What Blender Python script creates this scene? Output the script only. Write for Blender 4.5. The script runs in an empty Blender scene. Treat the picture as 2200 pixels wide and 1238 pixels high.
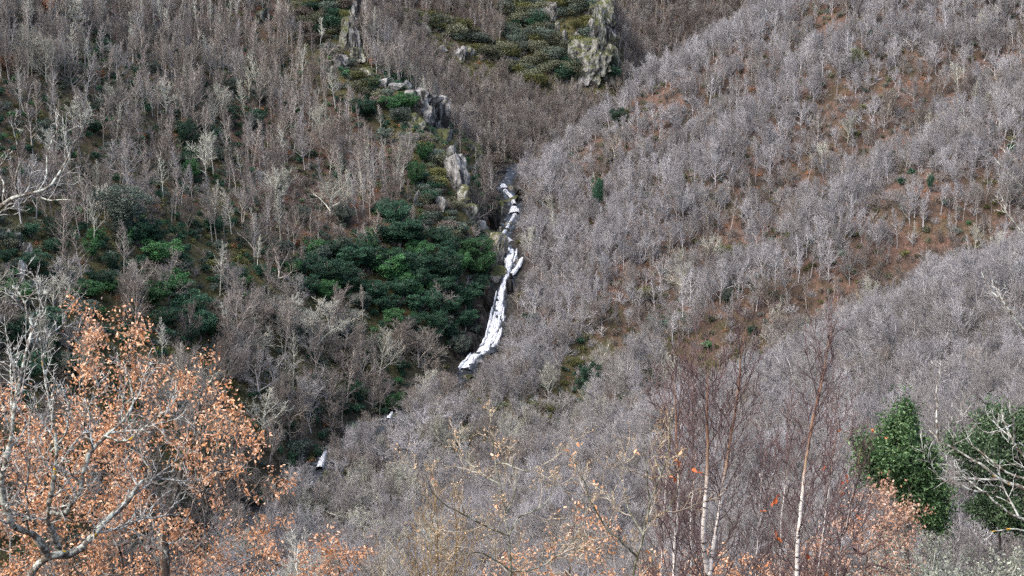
import bpy, math, random
import numpy as np

scn = bpy.context.scene
R_ = math.radians
# ------------------------------------------------------------------ camera, world, sun, exposure
PW, PH = 2200.0, 1238.0            # pixel frame of the photograph, used only to turn a sight line into a place
FPX = 3022.0
PITCH = R_(10.0)
cam_data = bpy.data.cameras.new('camera')
cam_data.sensor_width = 36.0
cam_data.lens = 36.0 * FPX / PW
cam_data.clip_start = 0.5
cam_data.clip_end = 5000.0
cam = bpy.data.objects.new('camera', cam_data)
scn.collection.objects.link(cam)
cam.location = (0, 0, 0)
cam.rotation_euler = (R_(90) - PITCH, 0, 0)
scn.camera = cam

SUN_EL, SUN_AZ = 52.0, -128.0       # azimuth measured from +Y towards +X
world = bpy.data.worlds.new('World')
scn.world = world
world.use_nodes = True
wn, wl = world.node_tree.nodes, world.node_tree.links
bg = wn['Background']
sky = wn.new('ShaderNodeTexSky')
sky.sky_type = 'NISHITA'
sky.sun_disc = False
sky.sun_elevation = R_(SUN_EL)
sky.sun_rotation = R_(SUN_AZ)
sky.air_density = 1.0
sky.dust_density = 4.0
sky.ozone_density = 1.0
wl.new(sky.outputs[0], bg.inputs['Color'])
bg.inputs['Strength'].default_value = 0.15

sun_d = bpy.data.lights.new('sun', 'SUN')
sun_d.energy = 0.8
sun_d.angle = R_(40)
sun_d.color = (1.0, 0.97, 0.94)
sun = bpy.data.objects.new('sun', sun_d)
scn.collection.objects.link(sun)
_sx = math.cos(R_(SUN_EL)) * math.sin(R_(SUN_AZ))
_sy = math.cos(R_(SUN_EL)) * math.cos(R_(SUN_AZ))
_sz = math.sin(R_(SUN_EL))
from mathutils import Vector, Matrix
sun.rotation_euler = Vector((_sx, _sy, _sz)).to_track_quat('Z', 'Y').to_euler()

scn.view_settings.view_transform = 'Standard'
scn.view_settings.look = 'None'
scn.view_settings.exposure = 1.5
scn.view_settings.gamma = 1.0
scn.view_settings.use_curve_mapping = False
scn.cycles.max_bounces = 4
scn.cycles.diffuse_bounces = 2
scn.cycles.glossy_bounces = 1
scn.cycles.transmission_bounces = 2
scn.cycles.use_denoising = False

# ------------------------------------------------------------------ sight lines and the lie of the land
cP, sP = math.cos(PITCH), math.sin(PITCH)

def at(px, py, D):
    """point seen at photo pixel (px, py), D metres ahead of the viewpoint (horizontal)"""
    u = (np.asarray(px, float) - PW / 2) / FPX
    v = (PH / 2 - np.asarray(py, float)) / FPX
    dy = cP + v * sP
    dz = -sP + v * cP
    return np.stack([u / dy * D, np.ones_like(u) * D, dz / dy * D], -1)

def pix(p):
    p = np.asarray(p, float)
    f = p[..., 1] * cP - p[..., 2] * sP
    v = p[..., 1] * sP + p[..., 2] * cP
    return PW / 2 + FPX * p[..., 0] / f, PH / 2 - FPX * v / f, f

def onplane(px, py, A, g, s):
    """meets the sight line with the plane z = A.z + s * ((xy - A.xy) . g)"""
    d = at(px, py, 1.0)
    den = d[2] - s * (d[0] * g[0] + d[1] * g[1])
    D = (A[2] - s * (A[0] * g[0] + A[1] * g[1])) / den
    return d * D

STREAM = [(1110, 352, 556), (1090, 378, 535), (1083, 402, 518), (1106, 432, 504), (1108, 455, 488), (1088, 488, 466), (1075, 515, 447),
          (1096, 545, 430), (1095, 575, 426), (1088, 602, 420), (1072, 645, 413), (1064, 695, 405), (1050, 742, 397), (1022, 765, 391),
          (1000, 796, 386), (960, 830, 371), (880, 872, 354), (838, 896, 342), (760, 940, 330), (690, 992, 315), (650, 1045, 302), (560, 1105, 285), (460, 1180, 265), (400, 1290, 240)]
stream_pts = np.array([at(*s) for s in STREAM])

LA, LG, LS = (-14, 388, -92), (-.94, .34), .70
RA, RG, RS = (-14, 388, -92), (.75, .65), .56
ctrl = [at(*s) for s in STREAM]
for p in [(0, 0), (150, 120), (300, 20), (0, 250), (330, 250), (120, 420), (520, 130), (480, 400), (0, 600), (300, 560), (150, 760), (520, 600), (650, 430), (350, 760), (650, 700), (0, 900), (250, 950), (0, 1100), (-250, 300), (-250, 700), (-250, 0)]:
    ctrl.append(onplane(p[0], p[1], LA, LG, LS))
for p in [(1150, 395), (1290, 262), (1450, 165), (1640, 50), (1900, -110), (2200, -20), (2000, 150), (1700, 250), (1450, 350), (2200, 200), (1900, 350), (1650, 450), (1350, 500), (2200, 420), (2000, 520), (1750, 620), (1500, 620), (1250, 620), (1450, 780), (1250, 800), (1150, 760), (2450, 200), (2450, -200)]:
    ctrl.append(onplane(p[0], p[1], RA, RG, RS))
ctrl += [at(*p) for p in [
    # rocky spur on the near side of the upper stream
    (760, 10, 545), (748, 120, 528), (880, 200, 498), (950, 300, 470), (1000, 420, 446), (1030, 520, 434), (1050, 560, 428),
    (820, 330, 470), (880, 460, 430), (960, 540, 418), (900, 620, 400), (900, 700, 386), (1000, 660, 401), (1010, 720, 393), (975, 770, 384), (800, 760, 372),
    # slope behind the spur, up to the crag
    (1000, 330, 575), (900, 180, 610), (1000, 250, 615), (1090, 300, 590), (850, 60, 660), (1000, 80, 670), (1100, 200, 640), (1200, 230, 640), (1160, 320, 590),
    (1120, 100, 680), (1240, 180, 655), (1240, 60, 672), (1240, -60, 690), (1310, 165, 660), (1300, 0, 680), (1000, -120, 740), (760, -150, 740),
    # far slope past the crag
    (1345, 160, 800), (1400, 110, 830), (1500, 50, 860), (1600, -30, 890), (1420, -100, 900), (1700, -150, 930),
    # nearer spur on the right
    (2200, 615, 255), (1950, 705, 255), (1800, 775, 256), (1640, 845, 262), (1450, 955, 264), (1300, 1020, 268), (2450, 500, 262),
    (2200, 800, 210), (1900, 900, 210), (1650, 1000, 214), (1400, 1110, 220), (2200, 1000, 160), (1900, 1100, 160), (1600, 1238, 165), (2000, 1238, 130), (2450, 900, 180),
    (1100, 1238, 210), (1200, 1060, 270), (1000, 1080, 285), (850, 1238, 235), (1150, 950, 300), (900, 980, 318), (1000, 880, 345)]]
ctrl += [np.array(p, float) for p in [
    (128, 292, -60), (100, 300, -66), (78, 305, -75), (58, 306, -82), (40, 306, -88),
    (30, 545, -62), (60, 560, -50), (100, 590, -35), (150, 620, -12), (40, 610, -47), (62, 680, -38), (95, 760, -30), (140, 850, -18), (230, 600, 30),
    (-40, 580, -28), (-62, 605, -14), (-22, 500, -42),
    (0, 0, -1.9), (-40, 0, -3), (40, 0, -2), (0, 20, -14), (0, 40, -27), (0, 80, -50), (0, 120, -68), (40, 80, -45), (60, 120, -50), (-40, 80, -54), (-60, 140, -82), (-30, 160, -86),
    (30, 40, -25), (-30, 40, -29), (110, 90, -36), (140, 160, -40), (-110, 90, -45), (-140, 160, -62), (-200, 260, -10), (0, -60, 20), (-100, -60, 20), (100, -60, 20),
    (-300, 500, 90), (-260, 620, 95), (-120, 640, 40), (-150, 800, 70), (0, 1000, 110), (150, 1050, 70), (300, 1000, 90), (350, 700, 80), (330, 450, 75), (260, 250, 10), (420, 560, 100), (-320, 900, 130)]]
ctrl = np.array(ctrl)

class Tps:
    def __init__(s, P, lam=0.6):
        s.c = P[:, :2] / 100.0
        n = len(P)
        d2 = ((s.c[:, None] - s.c[None]) ** 2).sum(-1)
        K = np.where(d2 > 0, .5 * d2 * np.log(np.maximum(d2, 1e-12)), 0) + lam * 1e-2 * np.eye(n)
        Pm = np.hstack([np.ones((n, 1)), s.c])
        A = np.block([[K, Pm], [Pm.T, np.zeros((3, 3))]])
        w = np.linalg.solve(A, np.concatenate([P[:, 2], np.zeros(3)]))
        s.w, s.a = w[:n], w[n:]
    def __call__(s, x, y):
        q = np.stack([np.ravel(x), np.ravel(y)], -1) / 100.0
        out = np.empty(len(q))
        for i in range(0, len(q), 20000):
            b = q[i:i + 20000]
            d2 = ((b[:, None] - s.c[None]) ** 2).sum(-1)
            out[i:i + 20000] = np.where(d2 > 0, .5 * d2 * np.log(np.maximum(d2, 1e-12)), 0) @ s.w + s.a[0] + b @ s.a[1:]
        return out.reshape(np.shape(x))

def vnoise(x, y, seed):
    """smooth value noise, numpy"""
    xi, yi = np.floor(x).astype(np.int64), np.floor(y).astype(np.int64)
    fx, fy = x - xi, y - yi
    fx, fy = fx * fx * (3 - 2 * fx), fy * fy * (3 - 2 * fy)
    def h(a, b):
        n = (a * 374761393 + b * 668265263 + seed * 1442695041) & 0x7fffffff
        n = ((n ^ (n >> 13)) * 1274126177) & 0x7fffffff
        return ((n ^ (n >> 16)) & 0xffff) / 65535.0
    return (h(xi, yi) * (1 - fx) + h(xi + 1, yi) * fx) * (1 - fy) + (h(xi, yi + 1) * (1 - fx) + h(xi + 1, yi + 1) * fx) * fy

GX0, GX1, GY0, GY1, GS = -320.0, 440.0, -60.0, 1060.0, 2.5
gx = np.arange(GX0, GX1 + .1, GS); gy = np.arange(GY0, GY1 + .1, GS)
GXX, GYY = np.meshgrid(gx, gy)
GZ = Tps(ctrl)(GXX, GYY)
# dense stream line and its bed
def resample(P, step):
    seg = np.linalg.norm(np.diff(P, axis=0), axis=1); t = np.concatenate([[0], np.cumsum(seg)])
    n = max(2, int(t[-1] / step)); tt = np.linspace(0, t[-1], n)
    return np.stack([np.interp(tt, t, P[:, i]) for i in range(P.shape[1])], -1)
SL = resample(stream_pts, 1.5)
near = (GXX > -120) & (GXX < 60) & (GYY > 220) & (GYY < 580)
q = np.stack([GXX[near], GYY[near]], -1)
dd = np.empty(len(q)); zz = np.empty(len(q))
for i in range(0, len(q), 4000):
    d = np.hypot(q[i:i + 4000, None, 0] - SL[None, :, 0], q[i:i + 4000, None, 1] - SL[None, :, 1])
    k = d.argmin(1); dd[i:i + 4000] = d[np.arange(len(k)), k]; zz[i:i + 4000] = SL[k, 2]
amp = np.ones_like(GZ); wgt = np.zeros_like(GZ); tz = np.zeros_like(GZ)
wgt[near] = np.clip(1 - (dd - 4.5) / 7.0, 0, 1); tz[near] = zz - .7
wgt = wgt * wgt * (3 - 2 * wgt)
GZ = GZ * (1 - wgt) + tz * wgt
rough = (vnoise(GXX / 16, GYY / 16, 3) - .5) * 3.2 + (vnoise(GXX / 7, GYY / 7, 5) - .5) * 1.6
fade = np.clip((GYY - 90) / 60, 0, 1)
# folds and ribs that run slantwise down the right hillside
def near_line(line, x, y):
    d = np.full(np.shape(x), 1e9)
    for (x1, y1), (x2, y2) in zip(line[:-1], line[1:]):
        t = np.clip(((x - x1) * (x2 - x1) + (y - y1) * (y2 - y1)) / ((x2 - x1) ** 2 + (y2 - y1) ** 2), 0, 1)
        d = np.minimum(d, np.hypot(x - x1 - t * (x2 - x1), y - y1 - t * (y2 - y1)))
    return d
GULLIES = [[(2260, 90), (1990, 240), (1850, 330), (1640, 470), (1500, 560), (1400, 660), (1290, 830), (1190, 930), (1000, 1010)], [(2260, 470), (1990, 560), (1790, 650), (1650, 715), (1480, 800)], [(1750, 60), (1560, 250), (1400, 330), (1280, 420), (1180, 560)]]
RIBS = [[(2260, 290), (1990, 430), (1780, 540), (1600, 650), (1440, 760), (1340, 860)], [(1980, 60), (1720, 230), (1520, 390), (1350, 520), (1230, 680), (1130, 780)]]
GP = np.stack([GXX, GYY, GZ], -1); gpx, gpy, _f = pix(GP)
side = (GYY > 290) & (GYY < 560) & (GXX > np.interp(GYY, stream_pts[::-1, 1], stream_pts[::-1, 0]) + 14)
gl = np.zeros_like(GZ)
for k, L in enumerate(GULLIES): gl -= (6.0, 4.0, 4.5)[k] * np.exp(-(near_line(L, gpx, gpy) / 62.0) ** 2)
for L in RIBS: gl += 5.0 * np.exp(-(near_line(L, gpx, gpy) / 70.0) ** 2)
edge_ = np.clip((GXX - np.interp(GYY, stream_pts[::-1, 1], stream_pts[::-1, 0]) - 14) / 20, 0, 1)
GZ = GZ + np.where(side, gl * edge_, 0)
GZ = GZ + rough * (1 - wgt) * fade

def ground(x, y):
    fx = np.clip((np.asarray(x, float) - GX0) / GS, 0, len(gx) - 1.001); fy = np.clip((np.asarray(y, float) - GY0) / GS, 0, len(gy) - 1.001)
    i, j = fx.astype(int), fy.astype(int); a, b = fx - i, fy - j
    return (GZ[j, i] * (1 - a) + GZ[j, i + 1] * a) * (1 - b) + (GZ[j + 1, i] * (1 - a) + GZ[j + 1, i + 1] * a) * b

def hit(px, py, d0=115.0, d1=1000.0):
    """where the sight line through a pixel meets the land"""
    D = np.arange(d0, d1, 1.0)
    P = at(np.full_like(D, px), np.full_like(D, py), 1.0) * D[:, None]
    below = P[:, 2] < ground(P[:, 0], P[:, 1])
    if not below.any(): return None
    return P[below.argmax()]

def inside(poly, x, y):
    x, y = np.asarray(x, float), np.asarray(y, float)
    r = np.zeros(x.shape, bool); n = len(poly)
    for i in range(n):
        (x1, y1), (x2, y2) = poly[i], poly[(i + 1) % n]
        r ^= ((y1 > y) != (y2 > y)) & (x < (x2 - x1) * (y - y1) / ((y2 - y1) or 1e-9) + x1)
    return r
# ------------------------------------------------------------------ materials
def new_mat(name):
    m = bpy.data.materials.new(name); m.use_nodes = True
    nt = m.node_tree
    b = nt.nodes['Principled BSDF']
    b.inputs['Roughness'].default_value = .85
    b.inputs['Specular IOR Level'].default_value = .2
    return m, nt, b

def nd(nt, t, **k):
    n = nt.nodes.new(t)
    for a, v in k.items():
        if a in n.inputs: n.inputs[a].default_value = v
        else: setattr(n, a, v)
    return n

def noise(nt, scale, detail=4.0, vec=None, rough=.55):
    n = nd(nt, 'ShaderNodeTexNoise', Scale=scale, Detail=detail, Roughness=rough)
    if vec is not None: nt.links.new(vec, n.inputs['Vector'])
    return n.outputs['Fac']

def ramp(nt, fac, stops):
    r = nt.nodes.new('ShaderNodeValToRGB')
    el = r.color_ramp.elements
    while len(el) < len(stops): el.new(.5)
    for e, (p, c) in zip(el, stops):
        e.position = p; e.color = (*c, 1) if not np.isscalar(c) else (c, c, c, 1)
    nt.links.new(fac, r.inputs['Fac'])
    return r.outputs['Color']

def mix(nt, fac, a, b, mode='MIX'):
    m = nt.nodes.new('ShaderNodeMix'); m.data_type = 'RGBA'; m.blend_type = mode
    for s, v in ((m.inputs[0], fac), (m.inputs[6], a), (m.inputs[7], b)):
        if hasattr(v, 'is_linked'): nt.links.new(v, s)
        elif np.isscalar(v): s.default_value = v if s == m.inputs[0] else (v, v, v, 1)
        else: s.default_value = (*v, 1)
    return m.outputs[2]

def obj_random(nt): return nt.nodes.new('ShaderNodeObjectInfo').outputs['Random']
def island_random(nt): return nt.nodes.new('ShaderNodeNewGeometry').outputs['Random Per Island']
def obj_coord(nt): return nt.nodes.new('ShaderNodeTexCoord').outputs['Object']
def position(nt): return nt.nodes.new('ShaderNodeNewGeometry').outputs['Position']

def twig_mat(name, lo, mid, hi):
    """bark whose tone differs from tree to tree and a little from branch to branch"""
    m, nt, b = new_mat(name)
    c = ramp(nt, obj_random(nt), [(0, lo), (.5, mid), (1, hi)])
    v = ramp(nt, island_random(nt), [(0, .72), (1, 1.25)])
    nt.links.new(mix(nt, 1.0, c, v, 'MULTIPLY'), b.inputs['Base Color'])
    return m

def leaf_mat(name, cols, vary=(.6, 1.4), rough=.6, trans=.0):
    m, nt, b = new_mat(name)
    c = ramp(nt, island_random(nt), [(i / (len(cols) - 1), k) for i, k in enumerate(cols)])
    v = ramp(nt, obj_random(nt), [(0, vary[0]), (1, vary[1])])
    nt.links.new(mix(nt, 1.0, c, v, 'MULTIPLY'), b.inputs['Base Color'])
    b.inputs['Roughness'].default_value = rough
    b.inputs['Specular IOR Level'].default_value = .3
    if trans:                                   # thin dead leaves let light through
        t = nt.nodes.new('ShaderNodeBsdfTranslucent'); x = nt.nodes.new('ShaderNodeMixShader'); x.inputs[0].default_value = trans
        nt.links.new(b.inputs['Base Color'].links[0].from_socket, t.inputs['Color'])
        nt.links.new(b.outputs[0], x.inputs[1]); nt.links.new(t.outputs[0], x.inputs[2])
        nt.links.new(x.outputs[0], nt.nodes['Material Output'].inputs['Surface'])
    return m

def lichen_mat(name, bark, lichen, amount, yellow=.72, sc=9.0):
    """grey bark overgrown with pale crusts and a few orange-yellow cushions"""
    m, nt, b = new_mat(name)
    co = obj_coord(nt)
    f = noise(nt, sc, 5, co, .65)
    k = ramp(nt, f, [(amount - .05, 0.0), (amount + .05, 1.0)])
    l = ramp(nt, noise(nt, sc * 3, 3, co), [(.3, tuple(x * .75 for x in lichen)), (.7, lichen)])
    c = mix(nt, k, ramp(nt, noise(nt, sc * 2, 3, co), [(.3, tuple(x * .6 for x in bark)), (.7, bark)]), l)
    y = ramp(nt, noise(nt, sc * .45, 2, co), [(yellow, 0.0), (yellow + .03, 1.0)])
    nt.links.new(mix(nt, y, c, (.62, .36, .02)), b.inputs['Base Color'])
    bp = nd(nt, 'ShaderNodeBump', Strength=.6, Distance=.02)
    nt.links.new(f, bp.inputs['Height']); nt.links.new(bp.outputs[0], b.inputs['Normal'])
    return m

M = {}
for nm, lo, mid, hi in (('silver', (.165, .157, .158), (.255, .245, .248), (.36, .350, .354)), ('mauve', (.132, .113, .095), (.195, .171, .148), (.275, .248, .222)), ('umber', (.105, .088, .077), (.16, .140, .126), (.225, .204, .186)),
                        ('pale', (.25, .245, .20), (.34, .335, .28), (.44, .435, .375)), ('slate', (.17, .158, .15), (.24, .226, .216), (.32, .306, .295))):
    M[nm] = twig_mat(nm + '_twigs', lo, mid, hi)
    up = {'silver': 1.25, 'slate': 1.25, 'mauve': 1.6, 'umber': 1.5, 'pale': 1.3}[nm]
    M[nm + '_bark'] = twig_mat(nm + '_bark', *[tuple(min(.72, x * up + .02) for x in c) for c in (lo, mid, hi)])
M['leaf_dark'] = leaf_mat('dark_evergreen_leaves', [(.010, .034, .020), (.024, .068, .038), (.050, .118, .064)])
M['leaf_mid'] = leaf_mat('mid_evergreen_leaves', [(.022, .070, .026), (.045, .130, .044), (.080, .195, .068)])
M['leaf_olive'] = leaf_mat('olive_scrub_leaves', [(.062, .068, .040), (.115, .122, .075), (.18, .185, .12)])
M['leaf_moss'] = leaf_mat('moss_green_leaves', [(.05, .055, .018), (.095, .10, .032), (.15, .15, .05)])
M['leaf_grey'] = leaf_mat('grey_green_leaves', [(.050, .070, .055), (.088, .115, .090), (.14, .17, .135)])
M['leaf_rust'] = leaf_mat('rust_leaves', [(.16, .06, .025), (.30, .13, .055), (.42, .22, .10)])
M['leaf_brown'] = leaf_mat('brown_scrub_leaves', [(.07, .055, .045), (.12, .098, .08), (.18, .15, .125)])

# ------------------------------------------------------------------ mesh building
class Geo:
    def __init__(s): s.v, s.t, s.q, s.n = [], [], [], 0
    def add(s, v, tris=None, quads=None):
        v = np.asarray(v, float).reshape(-1, 3)
        if tris is not None and len(tris): s.t.append(np.asarray(tris) + s.n)
        if quads is not None and len(quads): s.q.append(np.asarray(quads) + s.n)
        s.v.append(v); s.n += len(v)
    def tubes(s, polys, sides, pointed=True):
        """polys: list of (points, radii); all tubes of one call share the number of sides"""
        by = {}
        for p, r in polys: by.setdefault(len(p), []).append((p, r))
        for n, L in by.items():
            P = np.array([p for p, _ in L], float); Rr = np.array([r for _, r in L], float)
            k = len(P)
            T = np.gradient(P, axis=1); T /= np.linalg.norm(T, axis=2, keepdims=True) + 1e-9
            mean = np.abs(P[:, -1] - P[:, 0])
            ref = np.zeros((k, 3)); ref[np.arange(k), mean.argmin(1)] = 1
            U = np.cross(T, ref[:, None, :]); U /= np.linalg.norm(U, axis=2, keepdims=True) + 1e-9
            V = np.cross(T, U)
            a = np.arange(sides) * 2 * np.pi / sides
            ring = P[:, :, None, :] + Rr[:, :, None, None] * (np.cos(a)[None, None, :, None] * U[:, :, None, :] + np.sin(a)[None, None, :, None] * V[:, :, None, :])
            m = n - 1 if pointed else n
            verts = ring[:, :m].reshape(k, m * sides, 3)
            j = np.arange(sides); jn = (j + 1) % sides
            qd = np.concatenate([np.stack([i * sides + j, i * sides + jn, (i + 1) * sides + jn, (i + 1) * sides + j], -1) for i in range(m - 1)]) if m > 1 else np.zeros((0, 4), int)
            if pointed:
                verts = np.concatenate([verts, P[:, -1:, :]], 1)
                tr = np.stack([(m - 1) * sides + j, (m - 1) * sides + jn, np.full(sides, m * sides)], -1)
            else:
                tr = np.zeros((0, 3), int)
            per = verts.shape[1]; off = (np.arange(k) * per)[:, None, None]
            s.add(verts.reshape(-1, 3), (tr[None] + off).reshape(-1, 3), (qd[None] + off).reshape(-1, 4))
    def leaves(s, C, size, rng, aspect=.5, up=0.3, droop=0.0):
        """small folded leaves, six corners each, at the points C"""
        C = np.asarray(C, float); k = len(C)
        if not k: return
        d = rng.normal(size=(k, 3)); d[:, 2] += up - droop; d /= np.linalg.norm(d, axis=1, keepdims=True)
        n = rng.normal(size=(k, 3)) + np.array([0, 0, .6]); n -= (n * d).sum(1, keepdims=True) * d; n /= np.linalg.norm(n, axis=1, keepdims=True) + 1e-9
        w = np.cross(d, n)
        L = (size * rng.uniform(.6, 1.25, k))[:, None]; W = L * aspect * rng.uniform(.75, 1.2, k)[:, None]
        f = rng.uniform(.1, .45, k)[:, None] * W
        b = C; tip = C + d * L - n * L * rng.uniform(-.1, .3, k)[:, None]
        l1 = C + d * L * .33 + w * W * .45 + n * f; l2 = C + d * L * .72 + w * W * .42 + n * f
        r1 = C + d * L * .33 - w * W * .45 + n * f; r2 = C + d * L * .72 - w * W * .42 + n * f
        V = np.stack([b, l1, l2, tip, r2, r1], 1).reshape(-1, 3)
        o = (np.arange(k) * 6)[:, None, None]
        q = np.array([[0, 1, 2, 3], [0, 3, 4, 5]])[None] + o
        s.add(V, None, q.reshape(-1, 4))
    def mesh(s, name, mat, smooth=False):
        me = bpy.data.meshes.new(name)
        v = np.concatenate(s.v) if s.v else np.zeros((0, 3))
        t = np.concatenate(s.t) if s.t else np.zeros((0, 3), int)
        q = np.concatenate(s.q) if s.q else np.zeros((0, 4), int)
        me.vertices.add(len(v)); me.vertices.foreach_set('co', v.astype(np.float32).ravel())
        li = np.concatenate([t.ravel(), q.ravel()]).astype(np.int32)
        me.loops.add(len(li)); me.loops.foreach_set('vertex_index', li)
        st = np.concatenate([np.arange(len(t)) * 3, len(t) * 3 + np.arange(len(q)) * 4]).astype(np.int32)
        me.polygons.add(len(st)); me.polygons.foreach_set('loop_start', st)
        if smooth: me.polygons.foreach_set('use_smooth', np.ones(len(st), bool))
        me.update(calc_edges=True)
        for mm in (mat if isinstance(mat, (list, tuple)) else [mat]): me.materials.append(mm)
        return me

def link(name, me, parent=None, loc=(0, 0, 0)):
    o = bpy.data.objects.new(name, me); scn.collection.objects.link(o)
    o.location = loc
    if parent is not None: o.parent = parent
    return o

def tag(o, label=None, cat=None, group=None, kind=None):
    if label: o['label'] = label
    if cat: o['category'] = cat
    if group: o['group'] = group
    if kind: o['kind'] = kind
    return o

def thing(name, label, cat, loc=(0, 0, 0), group=None):
    o = bpy.data.objects.new(name, None); scn.collection.objects.link(o); o.location = loc
    return tag(o, label, cat, group)

# ------------------------------------------------------------------ branching
def grow(rng, p, d, L, r, lvl, S, out):
    s = S[lvl]; n = s['n']
    pts = np.empty((n + 1, 3)); pts[0] = p
    d = np.array(d, float); step = L / n
    for i in range(n):
        d = d + rng.normal(0, s['wander'], 3) + np.array([0, 0, s['up']])
        d /= math.sqrt(d @ d)
        pts[i + 1] = pts[i] + d * step
    rad = r * (1 - (1 - s.get('tip', .15)) * np.linspace(0, 1, n + 1) ** s.get('tp', 1.0))
    out[lvl].append((pts, rad))
    if lvl + 1 >= len(S): return
    k = s['kids'] if np.isscalar(s['kids']) else int(rng.integers(s['kids'][0], s['kids'][1] + 1))
    az = rng.uniform(0, 6.28)
    for j in range(k):
        t = s['start'] + (1 - s['start']) * (j + rng.uniform(.1, .9)) / k
        x = t * n; i = min(int(x), n - 1); q = pts[i] + (pts[i + 1] - pts[i]) * (x - i)
        ax = pts[i + 1] - pts[i]; ax /= math.sqrt(ax @ ax)
        az += 2.4 + rng.normal(0, .4)
        e = np.cross(ax, [0.3, .2, .93] if abs(ax[2]) < .9 else [1, .2, 0]); e /= math.sqrt(e @ e); g = np.cross(ax, e)
        a0, a1 = s['ang']; ang = R_(a0 + (a1 - a0) * t + rng.normal(0, 7))
        nd_ = ax * math.cos(ang) + (e * math.cos(az) + g * math.sin(az)) * math.sin(ang)
        l0, l1 = s['len']
        grow(rng, q, nd_, L * (l0 + (l1 - l0) * t) * rng.uniform(.75, 1.2), max(rad[i] * s['rr'], .4 * S[lvl + 1].get('rmin', 0)), lvl + 1, S, out)

SLENDER = [dict(n=9, wander=.045, up=.05, kids=(16, 20), start=.36, ang=(62, 28), len=(.30, .10), rr=.42, tip=.12, tp=.9),
           dict(n=4, wander=.10, up=.10, kids=6, start=.22, ang=(48, 34), len=(.45, .32), rr=.6, tip=.25),
           dict(n=3, wander=.14, up=.07, kids=6, start=.15, ang=(42, 30), len=(.6, .45), rr=.75, tip=.4),
           dict(n=2, wander=.16, up=.05, kids=0, start=.3, ang=(30, 30), len=(.5, .4), rr=.6, tip=.5)]
FAN = [dict(n=6, wander=.07, up=.10, kids=(9, 12), start=.27, ang=(64, 22), len=(.74, .44), rr=.6, tip=.22),
       dict(n=7, wander=.10, up=.07, kids=9, start=.22, ang=(44, 30), len=(.40, .30), rr=.5, tip=.15),
       dict(n=4, wander=.12, up=.05, kids=6, start=.15, ang=(40, 28), len=(.55, .42), rr=.65, tip=.3),
       dict(n=2, wander=.15, up=.03, kids=3, start=.2, ang=(36, 26), len=(.7, .5), rr=.7, tip=.5),
       dict(n=2, wander=.15, up=.02, kids=0, start=.3, ang=(30, 30), len=(.5, .4), rr=.6, tip=.5)]
SPREAD = [dict(n=5, wander=.10, up=.05, kids=(8, 10), start=.2, ang=(78, 30), len=(.95, .62), rr=.62, tip=.3),
          dict(n=7, wander=.17, up=.045, kids=8, start=.25, ang=(52, 36), len=(.42, .32), rr=.5, tip=.15),
          dict(n=4, wander=.18, up=.03, kids=6, start=.15, ang=(48, 34), len=(.5, .4), rr=.65, tip=.3),
          dict(n=2, wander=.2, up=.02, kids=3, start=.2, ang=(40, 30), len=(.7, .5), rr=.75, tip=.5),
          dict(n=2, wander=.2, up=0, kids=0, start=.3, ang=(30, 30), len=(.5, .4), rr=.6, tip=.5)]

def far_tree(S, H, r0, seed, rmin, limbs=2):
    """trunk and crown of a winter tree, heavy enough in the twig to show at some hundred metres"""
    rng = np.random.default_rng(seed)
    out = [[] for _ in S]
    lean = rng.normal(0, .05, 2)
    grow(rng, np.array([0, 0, -.8]), (lean[0], lean[1], 1), H, r0, 0, S, out)
    trunk, crown = Geo(), Geo()
    trunk.tubes(out[0], 6)
    for i, L in enumerate(out[1:], 1):
        mn = rmin * (3.2, 3.5, 1.9, 1.0, .9)[i]
        (trunk if i < limbs else crown).tubes([(p, np.maximum(r, mn * np.linspace(1, .6, len(r)))) for p, r in L], 4 if i == 1 else 3)
    return trunk, crown

def merged(a, b):
    g = Geo()
    for s in (a, b):
        off = g.n
        for v in s.v: g.v.append(v); g.n += len(v)
        g.t += [t + off for t in s.t]; g.q += [q + off for q in s.q]
    return g

class Kind:
    """one shape of tree: trunk mesh, crown mesh and the two as one mesh, per bark"""
    def __init__(s, trunk, crown, barks, trunkmat=None):
        s.tr, s.cr, s.one = {}, {}, {}
        for b in barks:
            if not s.tr:
                s.tr[b] = trunk.mesh('trunk', M[b + '_bark']); s.cr[b] = crown.mesh('crown', M[b]); s.one[b] = merged(trunk, crown).mesh('tree', [M[b], M[b + '_bark']])
                nt_, nq_ = [sum(len(x) for x in g.t) for g in (trunk, crown)], [sum(len(x) for x in g.q) for g in (trunk, crown)]
                s.one[b].polygons.foreach_set('material_index', np.concatenate([np.ones(nt_[0], np.int32), np.zeros(nt_[1], np.int32), np.ones(nq_[0], np.int32), np.zeros(nq_[1], np.int32)]))
            else:
                f = barks[0]
                for d in (s.tr, s.cr, s.one):
                    d[b] = d[f].copy(); d[b].materials[0] = M[b + '_bark'] if d is s.tr else M[b]
                s.one[b].materials[1] = M[b + '_bark']
        s.h = max(v[:, 2].max() for v in crown.v)
        s.w = 2 * np.percentile(np.abs(np.concatenate(crown.v)[:, :2]).max(1), 92)

BARKS = ['silver', 'mauve', 'umber', 'pale', 'slate']
slender_kinds = [Kind(*far_tree(SLENDER, 14.0 + i % 3, .20, 100 + i, .026), BARKS) for i in range(6)]
fan_kinds = [Kind(*far_tree(FAN, 7.4 + .5 * (i % 3), .16, 200 + i, .023), BARKS) for i in range(6)]
spread_kinds = [Kind(*far_tree(SPREAD, 5.2 + .5 * (i % 3), .22, 300 + i, .026), BARKS) for i in range(4)]

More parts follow.
